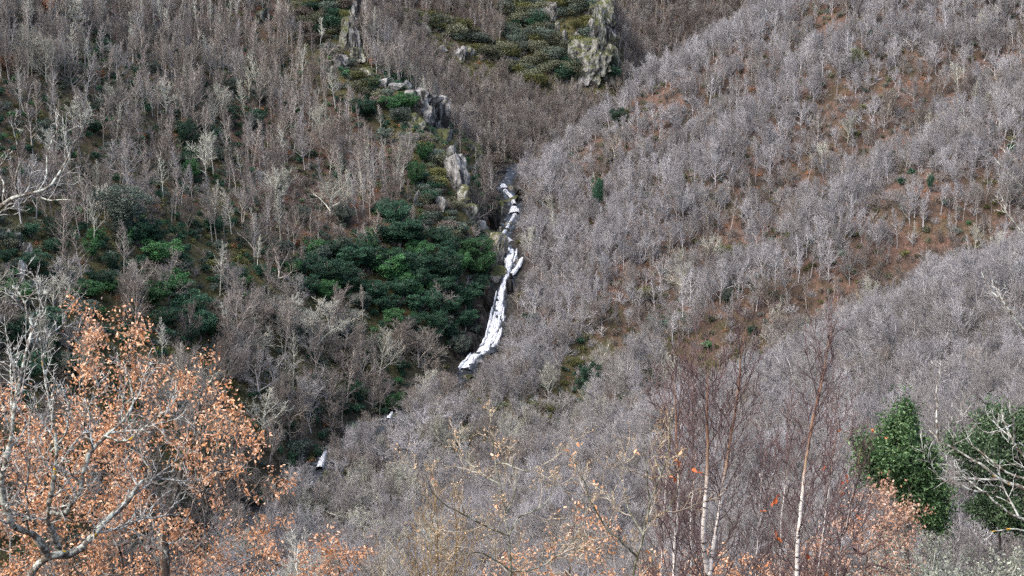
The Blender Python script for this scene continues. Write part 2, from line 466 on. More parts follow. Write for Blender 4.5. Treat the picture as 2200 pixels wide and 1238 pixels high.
def blob_crown(rng, lobes, n, size, aspect=.6):
    """leaf clumps spread through rounded lobes, denser near their skins"""
    g = Geo(); vol = np.array([l[3] ** 2 for l in lobes]); vol = vol / vol.sum()
    for (x, y, z, r), f in zip(lobes, vol):
        k = int(n * f)
        d = rng.normal(size=(k, 3)); d /= np.linalg.norm(d, axis=1, keepdims=True)
        bump = 1 + .22 * np.sin(d[:, 0] * 5 + x * 3) * np.sin(d[:, 1] * 5 + y) + .16 * np.sin(d[:, 2] * 9 + z)
        rr = r * bump * rng.uniform(.15, 1, k) ** .45 * np.where(rng.uniform(0, 1, k) < .12, rng.uniform(1, 1.35, k), 1)
        P = np.array([x, y, z]) + d * rr[:, None] * np.array([1, 1, .82])
        g.leaves(P, size, rng, aspect, .25)
    return g

def evergreen(seed, H, W, n=3200, size=.42, nl=16):
    rng = np.random.default_rng(seed)
    lobes = []
    for i in range(nl):
        t = (i + .5) / nl; z = H * (.28 + .62 * t)
        rad = W * .5 * math.sin(math.pi * min(1, .22 + .78 * (1 - t) ** .8)) * rng.uniform(.25, .85)
        a = i * 2.4 + rng.uniform(-.5, .5)
        lobes.append((rad * math.cos(a), rad * math.sin(a), z, W * rng.uniform(.07, .17) * (1.1 - .3 * t)))
    lobes.append((0, 0, H * .45, W * .22)); lobes.append((W * .1, 0, H * .68, W * .16))
    trunk = Geo()
    tr = [(np.array([[0, 0, -.8], [.1, .05, H * .3], [0, .1, H * .6], [0, 0, H * .9]]), np.array([.2, .16, .1, .03]) * H / 8)]
    for x, y, z, r in lobes:
        tr.append((np.array([[.05, .05, z * .45], [x * .55, y * .55, z * .75], [x, y, z]]), np.array([.08, .06, .02]) * H / 8))
    trunk.tubes(tr, 5)
    return trunk, blob_crown(rng, lobes, n, size)

def shrub(seed, H, W, n=900, size=.36, nl=6):
    rng = np.random.default_rng(seed)
    lobes = [(W * .3 * math.cos(i * 2.4) * rng.uniform(.3, 1), W * .3 * math.sin(i * 2.4) * rng.uniform(.3, 1), H * rng.uniform(.3, .7), W * rng.uniform(.18, .3)) for i in range(nl)]
    stem = Geo()
    stem.tubes([(np.array([[0, 0, -.5], [x * .5, y * .5, z * .5], [x, y, z]]), np.array([.06, .045, .02])) for x, y, z, r in lobes], 4)
    return stem, blob_crown(rng, lobes, n, size)
# ------------------------------------------------------------------ hillside
def terrain():
    ny, nx = GZ.shape
    v = np.stack([GXX, GYY, GZ], -1).reshape(-1, 3)
    i = np.arange(ny - 1)[:, None] * nx + np.arange(nx - 1)[None]
    q = np.stack([i, i + 1, i + nx + 1, i + nx], -1).reshape(-1, 4)
    g = Geo(); g.add(v, None, q)
    wet_ = np.zeros(GZ.shape, np.float32); wet_[near] = np.clip(1 - (dd - 4) / 9, 0, 1)
    tx, ty, _q = pix(np.stack([GXX, GYY, GZ], -1))
    lf = (GXX < np.interp(GYY, stream_pts[::-1, 1], stream_pts[::-1, 0])) & (GYY < 556)
    def soft(poly, sc):
        return inside(poly, tx, ty) * sc
    mossy = np.where(lf, .42 + .4 * np.clip((ty - 420) / 200, 0, 1), 0)
    mossy = np.where(lf & (inside([(540, 190), (860, 250), (860, 490), (560, 520)], tx, ty) | (ty < 60)), .10, mossy)
    mossy = np.where(~lf & (GYY > 286) & (GYY < 556), .12 + .4 * np.clip((ty - 560) / 250, 0, 1), mossy)
    mossy = np.maximum(mossy, np.where(GYY > 556, .25, 0))
    for poly in ([(1080, -40), (1340, -40), (1340, 190), (1200, 190), (1080, 130)], [(870, 20), (960, 50), (1100, 130), (1190, 200), (1080, 190), (900, 110)], [(600, -30), (780, -30), (780, 140), (900, 200), (1040, 360), (1050, 520), (950, 540), (890, 440), (900, 330), (740, 200)], [(-60, 450), (70, 450), (140, 560), (60, 730), (-60, 730)]):
        mossy = np.maximum(mossy, soft(poly, .9))
    kk = np.ones(7) / 7                                     # the cover changes gradually
    mossy = np.apply_along_axis(lambda r: np.convolve(np.pad(r, 3, 'edge'), kk, 'valid'), 1, mossy)
    mossy = np.apply_along_axis(lambda r: np.convolve(np.pad(r, 3, 'edge'), kk, 'valid'), 0, mossy)
    m, nt, b = new_mat('leaf_litter_ground')
    p = position(nt)
    lit = ramp(nt, noise(nt, .7, 10, p, .8), [(.30, (.025, .019, .015)), (.44, (.085, .055, .042)), (.56, (.165, .10, .075)), (.75, (.25, .17, .13))])
    moss = ramp(nt, noise(nt, 1.3, 6, p, .7), [(.3, (.022, .022, .010)), (.5, (.06, .06, .022)), (.62, (.10, .085, .045)), (.78, (.13, .125, .05))])
    humus = ramp(nt, noise(nt, 1.1, 7, p, .7), [(.3, (.014, .012, .010)), (.7, (.085, .065, .05))])
    k1 = ramp(nt, noise(nt, .09, 9, p, .75), [(.50, 0.0), (.72, .8)])
    k2 = ramp(nt, noise(nt, .07, 9, p, .75), [(.44, 0.0), (.60, 1.0)])
    c = mix(nt, k2, lit, humus)
    c = mix(nt, k1, c, moss)
    ma = nd(nt, 'ShaderNodeAttribute', attribute_name='moss').outputs['Fac']
    sm = nd(nt, 'ShaderNodeMath', operation='ADD'); nt.links.new(ma, sm.inputs[0]); nt.links.new(noise(nt, .16, 9, p, .75), sm.inputs[1])
    c = mix(nt, ramp(nt, sm.outputs[0], [(.80, 0.0), (1.0, .92)]), c, moss)
    wt = nd(nt, 'ShaderNodeAttribute', attribute_name='wet').outputs['Fac']
    c = mix(nt, wt, c, ramp(nt, noise(nt, .8, 8, p, .7), [(.35, (.012, .012, .012)), (.55, (.045, .042, .038)), (.75, (.14, .135, .125))]))
    nt.links.new(c, b.inputs['Base Color'])
    b.inputs['Roughness'].default_value = .95
    bp = nd(nt, 'ShaderNodeBump', Strength=1.0, Distance=1.0)
    nt.links.new(noise(nt, .8, 8, p, .7), bp.inputs['Height']); nt.links.new(bp.outputs[0], b.inputs['Normal'])
    me = g.mesh('hillside', m, True)
    wa = me.attributes.new('wet', 'FLOAT', 'POINT'); wa.data.foreach_set('value', wet_.ravel())
    wa = me.attributes.new('moss', 'FLOAT', 'POINT'); wa.data.foreach_set('value', mossy.astype(np.float32).ravel())
    o = link('hillside', me)
    tag(o, kind='structure')
terrain()

# ------------------------------------------------------------------ rock
def rock_mat(name, lo, mid, hi, moss=.5, crack=.45):
    m, nt, b = new_mat(name)
    p = position(nt)
    mp = nd(nt, 'ShaderNodeMapping'); mp.inputs['Scale'].default_value = (1, 1, .35); nt.links.new(p, mp.inputs['Vector'])
    f = noise(nt, .9, 8, mp.outputs[0], .68)
    c = ramp(nt, f, [(.28, lo), (.5, mid), (.72, hi)])
    mq = nd(nt, 'ShaderNodeMapping'); mq.inputs['Scale'].default_value = (1, 1, .22); nt.links.new(p, mq.inputs['Vector'])
    w = ramp(nt, noise(nt, .42, 4, mq.outputs[0], .6), [(crack - .02, .12), (crack + .02, .6), (crack + .15, 1.0)])
    c = mix(nt, 1.0, c, w, 'MULTIPLY')
    nz = nt.nodes.new('ShaderNodeSeparateXYZ'); nt.links.new(nt.nodes.new('ShaderNodeNewGeometry').outputs['Normal'], nz.inputs[0])
    ad = nd(nt, 'ShaderNodeMath', operation='MULTIPLY_ADD'); nt.links.new(noise(nt, .7, 5, p), ad.inputs[0]); ad.inputs[1].default_value = 1.3; nt.links.new(nz.outputs[2], ad.inputs[2])
    k = ramp(nt, ad.outputs[0], [(.62 + moss * .6, 0.0), (.76 + moss * .6, 1.0)])
    nt.links.new(mix(nt, k, c, ramp(nt, noise(nt, 1.5, 5, p), [(.3, (.035, .040, .018)), (.7, (.10, .105, .045))])), b.inputs['Base Color'])
    bp = nd(nt, 'ShaderNodeBump', Strength=1.0, Distance=.5)
    nt.links.new(f, bp.inputs['Height']); nt.links.new(bp.outputs[0], b.inputs['Normal'])
    return m
M['rock'] = rock_mat('grey_lichen_rock', (.10, .095, .09), (.25, .245, .235), (.46, .455, .44), .80)
M['rock_green'] = rock_mat('mossy_rock', (.07, .075, .06), (.24, .24, .21), (.43, .43, .39), .55)
M['rock_wet'] = rock_mat('wet_dark_rock', (.008, .008, .009), (.028, .026, .026), (.075, .07, .066), .75)
M['rock_pale'] = rock_mat('pale_tan_rock', (.11, .10, .085), (.27, .25, .215), (.42, .395, .345), .62, .42)

def rock_mesh(seed, w, d, h, mat, sharp=1.0, sub=26):
    """angular rock: a lattice cut by slanting joint planes, then roughened"""
    rng = np.random.default_rng(seed)
    n = sub; g = Geo()
    u = np.linspace(-1, 1, n)
    A, B = np.meshgrid(u, u)
    faces = []
    for ax in range(3):
        for sg in (-1, 1):
            P = np.zeros((n, n, 3)); P[..., ax] = sg; P[..., (ax + 1) % 3] = A; P[..., (ax + 2) % 3] = B * sg
            faces.append(P)
    for P in faces:
        q = P.reshape(-1, 3)
        sph = q / np.linalg.norm(q, axis=1, keepdims=True)
        q = q * (.55 * sharp) + sph * (1.25 - .55 * sharp)
        rs = np.random.default_rng(seed)
        for c in range(9):                                   # joint planes
            nn = rs.normal(size=3) * np.array([1, 1, .7]); nn /= np.linalg.norm(nn); dist = rs.uniform(.55, .95)
            over = np.maximum(q @ nn - dist, 0); q = q - nn * over[:, None] * .92
        s1, s2 = rs.uniform(0, 50, 2)
        a = vnoise(q[:, 0] * 3.2 + s1 + q[:, 1] * 1.7, q[:, 2] * 1.2 + s2 + q[:, 1] * .8, seed) - .5
        b_ = vnoise(q[:, 0] * 8 + s2 + q[:, 1] * 6, q[:, 2] * 3.5 + s1 - q[:, 1] * 2, seed + 1) - .5
        q = q * (1 + (.30 * np.round(a * 5)[:, None] / 5 + .16 * b_[:, None]) * np.array([1, 1, .35]))
        q = q * np.array([w / 2, d / 2, h / 2])
        out = q / (np.linalg.norm(q, axis=1, keepdims=True) + 1e-9) * np.array([1, 1, .25])
        am = min(w, d) * .22
        bx = np.round(vnoise(q[:, 0] / 1.7 + q[:, 1] / 2.3 + s1, q[:, 2] / 4.2 + s2, seed + 2) * 4) / 4 - .5
        by = np.round(vnoise(q[:, 0] / .9 + q[:, 1] / 1.1 + s2, q[:, 2] / 1.9 + s1, seed + 3) * 3) / 3 - .5
        if h > 4: q = q + out * (am * 1.3 * bx + am * .6 * by)[:, None]
        i = np.arange(n - 1)[:, None] * n + np.arange(n - 1)[None]
        g.add(q, None, np.stack([i, i + 1, i + n + 1, i + n], -1).reshape(-1, 4))
    return g.mesh('rock', M[mat])

def put_rock(name, label, cat, group, cx, cy, wp, hp, mat='rock', seed=1, tilt=0.0, depth=.8, sub=26, dback=.05):
    """a rock whose face shows round a sight line; it stands in the slope there"""
    P = hit(cx, cy + hp * .30)
    if P is None: return
    s = P[1] / cP / FPX
    w, h = wp * s * 1.15, hp * s * 1.12
    d = max(w * depth, h * .35)
    c = at(cx, cy, P[1] + d * dback)
    o = link(name, rock_mesh(seed, w, d, h, mat, 1.15, sub if h < 8 else 44), None, tuple(c))
    o.rotation_euler = (R_(-8), R_(tilt), R_((seed * 37) % 50 - 25))
    tag(o, label, cat, group)

G1 = 'rock outcrops along the spur crest'
spur = [(762, 20, 13, 46, 'rock', 2, 'tall grey rock fin at the very top of the spur crest'), (764, 62, 12, 34, 'rock', -4, 'slim grey rock between the two fins of the spur'), (752, 48, 12, 40, 'rock_green', 4, 'mossy rock leaning against the top fin'), (766, 98, 14, 62, 'rock', -3, 'narrow grey rock fin below the tallest fin on the spur'),
        (741, 78, 24, 56, 'rock_green', 4, 'mossy grey rock block left of the fins on the spur'), (733, 135, 20, 30, 'rock', -8, 'small pale rock low on the upper spur beside dark scrub'),
        (772, 126, 24, 32, 'rock_green', 6, 'mossy broken rock under the narrow fin'), (876, 188, 12, 24, 'rock', 10, 'slim standing stone alone on the spur edge'),
        (848, 186, 22, 14, 'rock', 0, 'flat pale rock left of the standing stone'), (905, 226, 42, 40, 'rock', 12, 'broad pale rock beside the bright green trees on the spur'),
        (938, 262, 34, 80, 'rock', -10, 'tall pale rock pillar on the spur edge'), (884, 262, 30, 30, 'rock_green', 0, 'greenish rock below the bright green trees'),
        (963, 305, 18, 36, 'rock', -8, 'small upright rock below the tall pale pillar'), (1008, 312, 20, 22, 'rock_green', 0, 'mossy rock knob on the spur edge above the stream head'),
        (976, 345, 12, 44, 'rock', -12, 'thin grey rock rib in the green cliff face'), (990, 388, 32, 84, 'rock', -14, 'long slanting pale rock face in the cliff above the stream'),
        (1000, 432, 22, 50, 'rock_green', -8, 'mossy lower end of the slanting rock face'), (1026, 335, 12, 56, 'rock_green', -6, 'thin mossy rock rib facing the upper stream'),
        (960, 350, 14, 30, 'rock', 0, 'small bare rock patch in the dark green cliff'), (946, 440, 16, 26, 'rock', 6, 'small grey rock among scrub below the cliff'), (900, 430, 16, 30, 'rock', 0, 'grey rock half hidden by evergreens left of the cliff'),
        (918, 246, 26, 40, 'rock', 4, 'pale rock filling the gap left of the tall pale pillar'), (950, 300, 22, 34, 'rock_green', -6, 'mossy rock at the foot of the tall pale pillar'), (970, 325, 20, 34, 'rock_green', -8, 'mossy link rock between pillar and slanting face'), (982, 358, 20, 40, 'rock', -12, 'upper end of the slanting pale rock face'), (896, 205, 24, 26, 'rock', 0, 'low pale rock under the standing stone'), (1012, 462, 20, 34, 'rock_green', -6, 'mossy rock below the slanting face'), (1034, 498, 24, 34, 'rock', -6, 'pale rock between the cliff foot and the tan slab'), (820, 178, 22, 16, 'rock', 0, 'flat pale crest rock well left of the standing stone'), (792, 160, 20, 20, 'rock_green', 0, 'mossy crest rock under the upper fins'), (562, 36, 24, 30, 'rock_green', 0, 'mossy rock high on the left hillside among scrub')]
for i, (x, y, w, h, m, t, l) in enumerate(spur): put_rock('rock_outcrop', l, 'rock', G1, x, y, w * 1.35, h, m, 11 + i, t)
G2 = 'rock faces of the far crag'
crag = [(1262, 138, 50, 84, 'rock_green', 0, 'broad mossy back wall of the lower crag'), (1284, 40, 40, 70, 'rock_green', -4, 'broad mossy back wall of the upper crag'), (1300, 28, 26, 64, 'rock_green', -6, 'mossy upper right corner block of the far crag'), (1306, 78, 24, 60, 'rock', -8, 'grey block halfway up the right edge of the crag'), (1318, 128, 24, 56, 'rock_green', -12, 'greenish buttress at the right foot of the crag'),
        (1284, 60, 18, 86, 'rock_green', -3, 'long mossy rib next to the right edge of the crag'), (1290, 130, 22, 60, 'rock', -4, 'grey block beside the right foot of the crag'), (1268, 66, 16, 70, 'rock', 2, 'pale rib in the middle of the upper crag'), (1272, 130, 18, 72, 'rock', -2, 'long pale rib in the middle of the lower crag'),
        (1254, 118, 18, 50, 'rock', 3, 'pale block in the lower crag face'), (1252, 160, 24, 46, 'rock', 0, 'pale lowest block of the crag face'), (1236, 126, 18, 48, 'rock', 4, 'pale left block of the lower crag face'), (1228, 154, 16, 30, 'rock_green', 0, 'small mossy block at the left foot of the crag'),
        (1276, 172, 20, 26, 'rock_green', 0, 'mossy foot stone of the crag'), (1304, 168, 20, 26, 'rock_green', -6, 'mossy right foot stone of the crag'),
        (1190, 34, 26, 44, 'rock', 4, 'pale block high in the dark scrub of the crag'), (1178, 60, 15, 32, 'rock', -4, 'small pale block just under the high pale block'), (1198, 62, 10, 26, 'rock_green', 0, 'slim mossy stone right of the high pale blocks'),
        (1140, 28, 12, 22, 'rock', 0, 'tiny rock spot high left on the crag'), (1214, 86, 10, 34, 'rock', -4, 'thin pale streak of rock in the crag scrub'), (1240, 78, 12, 26, 'rock', 4, 'small upright stone above the lower crag face'), (1140, 94, 20, 18, 'rock', 0, 'short grey ledge in the left crag scrub'), (1208, 4, 16, 26, 'rock', 0, 'rock tip at the top edge of the crag')]
for i, (x, y, w, h, m, t, l) in enumerate(crag): put_rock('rock_outcrop', l, 'rock', G2, x, y, w * 1.3, h * .9, m, 51 + i, t)
G3 = 'rock outcrops on the back slope'
for i, (x, y, w, h, l) in enumerate([(905, 58, 34, 34, 'sloping mossy slab high on the back slope'), (926, 52, 12, 20, 'grey stone right of the sloping mossy slab'), (958, 74, 12, 18, 'small stone below the mossy slab'),
        (988, 116, 22, 26, 'streaked grey rock in the mossy ledge'), (1008, 112, 22, 18, 'pale rock at the right end of the mossy ledge'), (950, 108, 18, 14, 'low stone at the left end of the mossy ledge'), (1030, 122, 16, 12, 'last small stone right of the mossy ledge'), (1100, 128, 26, 16, 'mossy stone between the ledge and the crag')]):
    put_rock('rock_outcrop', l, 'rock', G3, x, y, w, h, 'rock_green' if i % 2 == 0 else 'rock', 81 + i, 6)
G4 = 'pale rocks at the left edge'
for i, (x, y, w, h, l) in enumerate([(20, 508, 14, 26, 'topmost small rock of the outcrop at the left edge'), (37, 524, 22, 36, 'white streaked rock of the left edge outcrop'), (62, 546, 24, 40, 'largest pale rock of the left edge outcrop'), (46, 588, 18, 40, 'low narrow rock under the left edge outcrop'), (66, 612, 14, 26, 'lowest small rock under the left edge outcrop')]):
    put_rock('rock_outcrop', l, 'rock', G4, x, y, w, h, 'rock', 91 + i, 4)
G5 = 'boulders in the stream bed'
bed = [(1064, 540, 44, 62, 'rock_pale', 8, 'big pale tan slab left of the upper waterfall'), (1053, 512, 26, 30, 'rock_pale', 0, 'pale broken rock above the big tan slab'), (1070, 588, 26, 36, 'rock_pale', -6, 'pale rock under the big tan slab'),
       (1047, 640, 18, 56, 'rock_green', -10, 'upright mossy rock left of the main fall'), (1094, 407, 18, 13, 'rock_pale', 0, 'pale boulder highest in the stream bed'), (1106, 430, 34, 19, 'rock_green', 0, 'wide grey green boulder across the upper stream'),
       (1129, 430, 16, 16, 'rock', 0, 'small grey boulder right of the wide green one'), (1092, 484, 15, 11, 'rock_pale', 0, 'small pale boulder above the first cascade'), (1085, 496, 19, 14, 'rock_pale', 0, 'round pale boulder right above the cascade'),
       (1071, 515, 13, 10, 'rock', 0, 'small dark backed boulder in the white cascade'), (1111, 568, 15, 20, 'rock_green', 4, 'tan green boulder splitting the top of the fall'), (1058, 478, 20, 44, 'rock_wet', -8, 'dark wet rock wall left of the upper stream'), (1072, 452, 18, 34, 'rock_green', 0, 'mossy bank rock left of the upper stream'),
       (1120, 414, 26, 13, 'rock_wet', 0, 'flat dark boulder in the upper stream'), (1000, 812, 22, 11, 'rock_pale', 0, 'low pale boulder just below the foot of the fall'), (876, 884, 30, 11, 'rock', 0, 'flat grey boulder in the lower stream bed'), (905, 868, 26, 12, 'rock_pale', 0, 'brown boulder beside the lower stream'), (820, 905, 16, 9, 'rock', 0, 'small boulder by the lower stream'),
       (668, 1010, 22, 16, 'rock', 0, 'dark grey boulder beside the lowest white water')]
for i, (x, y, w, h, m, t, l) in enumerate(bed): put_rock('boulder', l, 'boulder', G5, x, y, w, h, m, 111 + i, t, sub=18)
G6 = 'dark wet rocks walling the gully'
for i, (x, y, w, h, l) in enumerate([(1048, 655, 20, 60, 'dark wet rock left of the middle of the fall'), (1035, 705, 28, 64, 'large dark wet rock left of the lower fall'), (1014, 742, 34, 46, 'dark wet rock hollow above the foot of the fall'), (990, 772, 30, 34, 'lowest dark wet rock at the foot of the fall'), (1094, 625, 14, 36, 'dark wet rock right of the fall under the tan green boulder'), (1078, 575, 12, 22, 'dark wet notch rock between slab and fall')]):
    put_rock('gully_rock', l, 'rock', G6, x, y, w, h, 'rock_wet', 141 + i, -6, dback=.45)

# ------------------------------------------------------------------ water
def water_mats():
    m, nt, b = new_mat('white_water')
    co = obj_coord(nt)
    at_ = nd(nt, 'ShaderNodeAttribute', attribute_name='flow')
    mp = nd(nt, 'ShaderNodeMapping'); mp.inputs['Scale'].default_value = (2.2, .35, 1); nt.links.new(at_.outputs['Vector'], mp.inputs['Vector'])
    f = noise(nt, 1.4, 6, mp.outputs[0], .7)
    nt.links.new(ramp(nt, f, [(.33, (.05, .06, .07)), (.40, (.16, .18, .205)), (.45, (.42, .44, .47)), (.54, (.66, .675, .70))]), b.inputs['Base Color'])
    b.inputs['Roughness'].default_value = .45
    bp = nd(nt, 'ShaderNodeBump', Strength=.8, Distance=.3)
    nt.links.new(f, bp.inputs['Height']); nt.links.new(bp.outputs[0], b.inputs['Normal'])
    M['foam'] = m
    m, nt, b = new_mat('stream_water')
    p = position(nt)
    f = noise(nt, .55, 6, p, .65)
    nt.links.new(ramp(nt, f, [(.40, (.018, .021, .024)), (.60, (.045, .05, .056)), (.70, (.5, .52, .55))]), b.inputs['Base Color'])
    b.inputs['Roughness'].default_value = .18; b.inputs['Specular IOR Level'].default_value = .5
    bp = nd(nt, 'ShaderNodeBump', Strength=.7, Distance=.4)
    nt.links.new(noise(nt, 1.1, 5, p), bp.inputs['Height']); nt.links.new(bp.outputs[0], b.inputs['Normal'])
    M['stream'] = m
water_mats()

def ribbon(P, W, mat, name, lift=.3, rough=.25, seed=1, nu=14, step=.5):
    """water running down the line P with widths W, humped and broken"""
    P = np.asarray(P, float)
    seg = np.linalg.norm(np.diff(P, axis=0), axis=1); t = np.concatenate([[0], np.cumsum(seg)])
    n = int(t[-1] / step) + 2; tt = np.linspace(0, t[-1], n)
    Q = np.stack([np.interp(tt, t, P[:, i]) for i in range(3)], -1); w = np.interp(tt, t, W)
    T = np.gradient(Q, axis=0); T[:, 2] = 0; T /= np.linalg.norm(T, axis=1, keepdims=True) + 1e-9
    S = np.stack([T[:, 1], -T[:, 0], 0 * T[:, 0]], -1)
    u = np.linspace(-1, 1, nu)
    edge = 1 + .55 * (vnoise(tt / 1.1, tt * 0 + 3, seed) - .5)
    edge2 = 1 + .55 * (vnoise(tt / 1.1, tt * 0 + 9, seed + 5) - .5)
    off = np.where(u[None] < 0, u[None] * edge[:, None], u[None] * edge2[:, None]) * w[:, None] / 2
    V = Q[:, None] + S[:, None] * off[..., None]
    hump = (vnoise(off / .8 + 20, tt[:, None] / 1.4 + off * 0, seed + 2) - .5) * rough * 2 + (vnoise(off / 2 + 20, tt[:, None] / 3.5 + off * 0, seed + 3) - .5) * rough * 2
    V[..., 2] += lift + hump - .9 * np.abs(u[None]) ** 6
    i = np.arange(n - 1)[:, None] * nu + np.arange(nu - 1)[None]
    g = Geo(); g.add(V.reshape(-1, 3), None, np.stack([i, i + 1, i + nu + 1, i + nu], -1).reshape(-1, 4))
    me = g.mesh(name, M[mat], True)
    a = me.attributes.new('flow', 'FLOAT_VECTOR', 'POINT')
    fl = np.stack([off, np.repeat(tt[:, None], nu, 1), off * 0], -1).astype(np.float32)
    a.data.foreach_set('vector', fl.ravel())
    o = link(name, me); tag(o, kind='structure')
    return o

ribbon(stream_pts, np.interp(np.arange(len(stream_pts)), [0, 3, 6, 8, 14, 18, 23], [5, 6, 6, 5, 5, 7, 7]), 'stream', 'stream', .0, .12, 4, 12, .8)
FALL = [(1098, 541, 432, 26), (1096, 552, 429, 28), (1092, 572, 426, 22), (1087, 600, 421, 18), (1076, 634, 415, 22), (1070, 668, 409.5, 30), (1065, 700, 404, 34), (1058, 730, 399, 34), (1046, 750, 395, 36), (1024, 766, 391, 32), (1010, 780, 388.5, 26), (999, 797, 385.5, 36)]
fall_pts = np.array([at(a, b, c) for a, b, c, _ in FALL])
ribbon(fall_pts, [w * c / FPX * 1.25 for _, _, c, w in FALL], 'stream', 'stream', .55, .3, 8)
ribbon(fall_pts, [w * c / FPX * .66 for _, _, c, w in FALL], 'foam', 'waterfall', 1.05, .32, 7)
for k, (off, i0, i1, fw) in enumerate([(-.42, 4, 9, .22), (.40, 5, 10, .28), (.46, 0, 3, .2), (-.4, 9, 12, .3)]):
    seg = FALL[i0:i1]
    ribbon(np.array([at(a + off * w, b, c) for a, b, c, w in seg]), [w * c / FPX * fw * f_ for (_, _, c, w), f_ in zip(seg, np.interp(np.linspace(0, 1, len(seg)), [0, .5, 1], [.5, 1.1, .5]))], 'foam', 'waterfall', 1.0, .3, 60 + k)
for k, (x, y, w, h) in enumerate([(1090, 560, 9, 9), (1068, 650, 8, 12), (1074, 664, 8, 10), (1056, 712, 10, 10), (1066, 720, 8, 12), (1036, 756, 12, 8), (1098, 598, 9, 16), (1050, 690, 8, 14), (1082, 700, 8, 16), (1076, 735, 8, 14)]):
    put_rock('wet_boulder', 'dark wet boulder breaking the white water of the fall', 'boulder', 'dark boulders in the main fall', x, y, w, h, 'rock_wet', 160 + k, 0, sub=14, dback=-.5)
for k, ln in enumerate([[(1084, 408, 514, 6), (1100, 424, 506, 7), (1106, 440, 498, 9)], [(1106, 462, 484, 9), (1096, 478, 472, 6), (1088, 492, 463, 8), (1078, 506, 453, 10)], [(1078, 520, 445, 16), (1086, 532, 438, 10), (1096, 543, 431, 14)], [(1080, 398, 521, 12), (1086, 406, 516, 22)], [(1104, 445, 495, 16), (1107, 460, 485, 26)], [(1072, 505, 455, 18), (1078, 514, 448, 40), (1074, 521, 443, 30)], [(1134, 370, 540, 8), (1136, 380, 535, 10)],
                        [(1122, 556, 428, 8), (1112, 572, 425, 10), (1098, 590, 421, 10)], [(842, 890, 345, 7), (834, 902, 339, 11)], [(700, 972, 322, 8), (690, 996, 313, 14), (686, 1006, 310, 18)], [(672, 1040, 303, 6), (650, 1046, 301, 10), (634, 1052, 298, 6)], [(1122, 475, 474, 8), (1128, 482, 470, 12)]]):
    ribbon([at(a, b, c) for a, b, c, _ in ln], [w * c / FPX for _, _, c, w in ln], 'foam', 'cascade', .55, .2, 20 + k, 8, .4)
# ------------------------------------------------------------------ where things stand, in words
ANCHORS = {
 'left': [(120, 60, 'at the top of the far left hillside'), (380, 60, 'high on the left hillside under the frame top'), (600, 110, 'left of the rock fins on the spur crest'), (150, 260, 'above the bare lichened branch at left edge'),
          (330, 240, 'on the upper left hillside left of the small round evergreen'), (560, 260, 'right of the small round evergreen on the left hillside'), (760, 330, 'on the russet slope below the bright green spur trees'), (380, 420, 'above the big dark evergreen on left hillside'),
          (560, 430, 'in the middle of the left hillside'), (720, 440, 'on the russet slope left of the cliff'), (120, 480, 'right of the pale rocks at the left edge'), (560, 560, 'left of the evergreen grove in the middle'),
          (480, 640, 'between the two dark evergreen groups on the left'), (600, 740, 'below the left hillside evergreens near the round crowned tree'), (780, 740, 'just below the evergreen grove left of the fall'), (920, 780, 'beside the foot of the waterfall on its left'),
          (700, 880, 'on the left bank of the hidden lower stream'), (560, 960, 'behind the top of the russet oak'), (250, 900, 'behind the large russet oak at lower left'), (880, 560, 'among the evergreens left of the waterfall')],
 'right': [(1180, 330, 'on the tip of the right ridge above the stream head'), (1330, 230, 'on the lower crest of the right ridge'), (1500, 120, 'on the middle crest of the right ridge'), (1750, 60, 'at the top of the right hillside'), (2050, 80, 'in the top right corner of the hillside'),
           (1230, 450, 'on the right bank beside the upper cascades'), (1450, 320, 'on the right hillside below the middle crest'), (1700, 260, 'high on the right hillside above the russet clearing'), (1950, 260, 'in the russet clearing high on the right'), (2120, 320, 'near the right edge above the russet clearing'),
           (1200, 620, 'on the right bank beside the main waterfall'), (1400, 520, 'halfway up the right hillside opposite the cliff'), (1640, 450, 'in the middle of the right hillside'), (1900, 460, 'below the russet clearing on the right hillside'), (1120, 800, 'on the right bank below the waterfall foot'),
           (1350, 720, 'on the mossy lower right hillside'), (1560, 640, 'low on the right hillside above the nearer spur'), (1260, 860, 'around the lone dark evergreen on the lower right hillside'), (940, 940, 'on the right bank of the hidden lower stream'), (1100, 980, 'at the valley bottom behind the bare sapling'), (800, 1080, 'at the valley bottom right of the russet oak')],
 'spur': [(2120, 640, 'on the nearer spur crest at the right edge'), (1900, 720, 'on the middle crest of the nearer right spur'), (1700, 820, 'on the lower crest of the nearer right spur'), (1450, 960, 'at the low end of the nearer spur'), (2050, 800, 'above the right hand evergreen bush'), (1880, 840, 'above the cone shaped evergreen bush'),
          (1700, 960, 'behind the single white birch'), (1560, 1080, 'behind the twin stemmed white birch'), (1380, 1100, 'behind the leaning oak sapling'), (1200, 1100, 'behind the bare sapling on the valley side'), (1800, 1100, 'behind the small russet oak at lower right')],
 'back': [(860, 110, 'on the back slope beyond the rock fins'), (900, 240, 'on the back slope beyond the standing stone'), (1060, 230, 'on the back slope below the far crag'), (1180, 280, 'on the back slope under the crag foot'), (1080, 320, 'at the stream head below the back slope'), (1020, 40, 'high on the back slope left of the far crag')],
 'far': [(1400, 60, 'on the far slope right of the crag'), (1520, 30, 'on the far slope above the right ridge')]}

def zone_of(x, y):
    sx = np.interp(y, stream_pts[::-1, 1], stream_pts[::-1, 0])
    if y > 760: return 'far'
    if y > 556: return 'back'
    if y < 286 and x > -18 + (286 - y) * .12: return 'spur'
    return 'left' if x < sx else 'right'

def phrase(zone, px, py):
    return min(ANCHORS[zone], key=lambda a: ((a[0] - px) / 1.2) ** 2 + (a[1] - py) ** 2)[2]

rngF = np.random.default_rng(77)

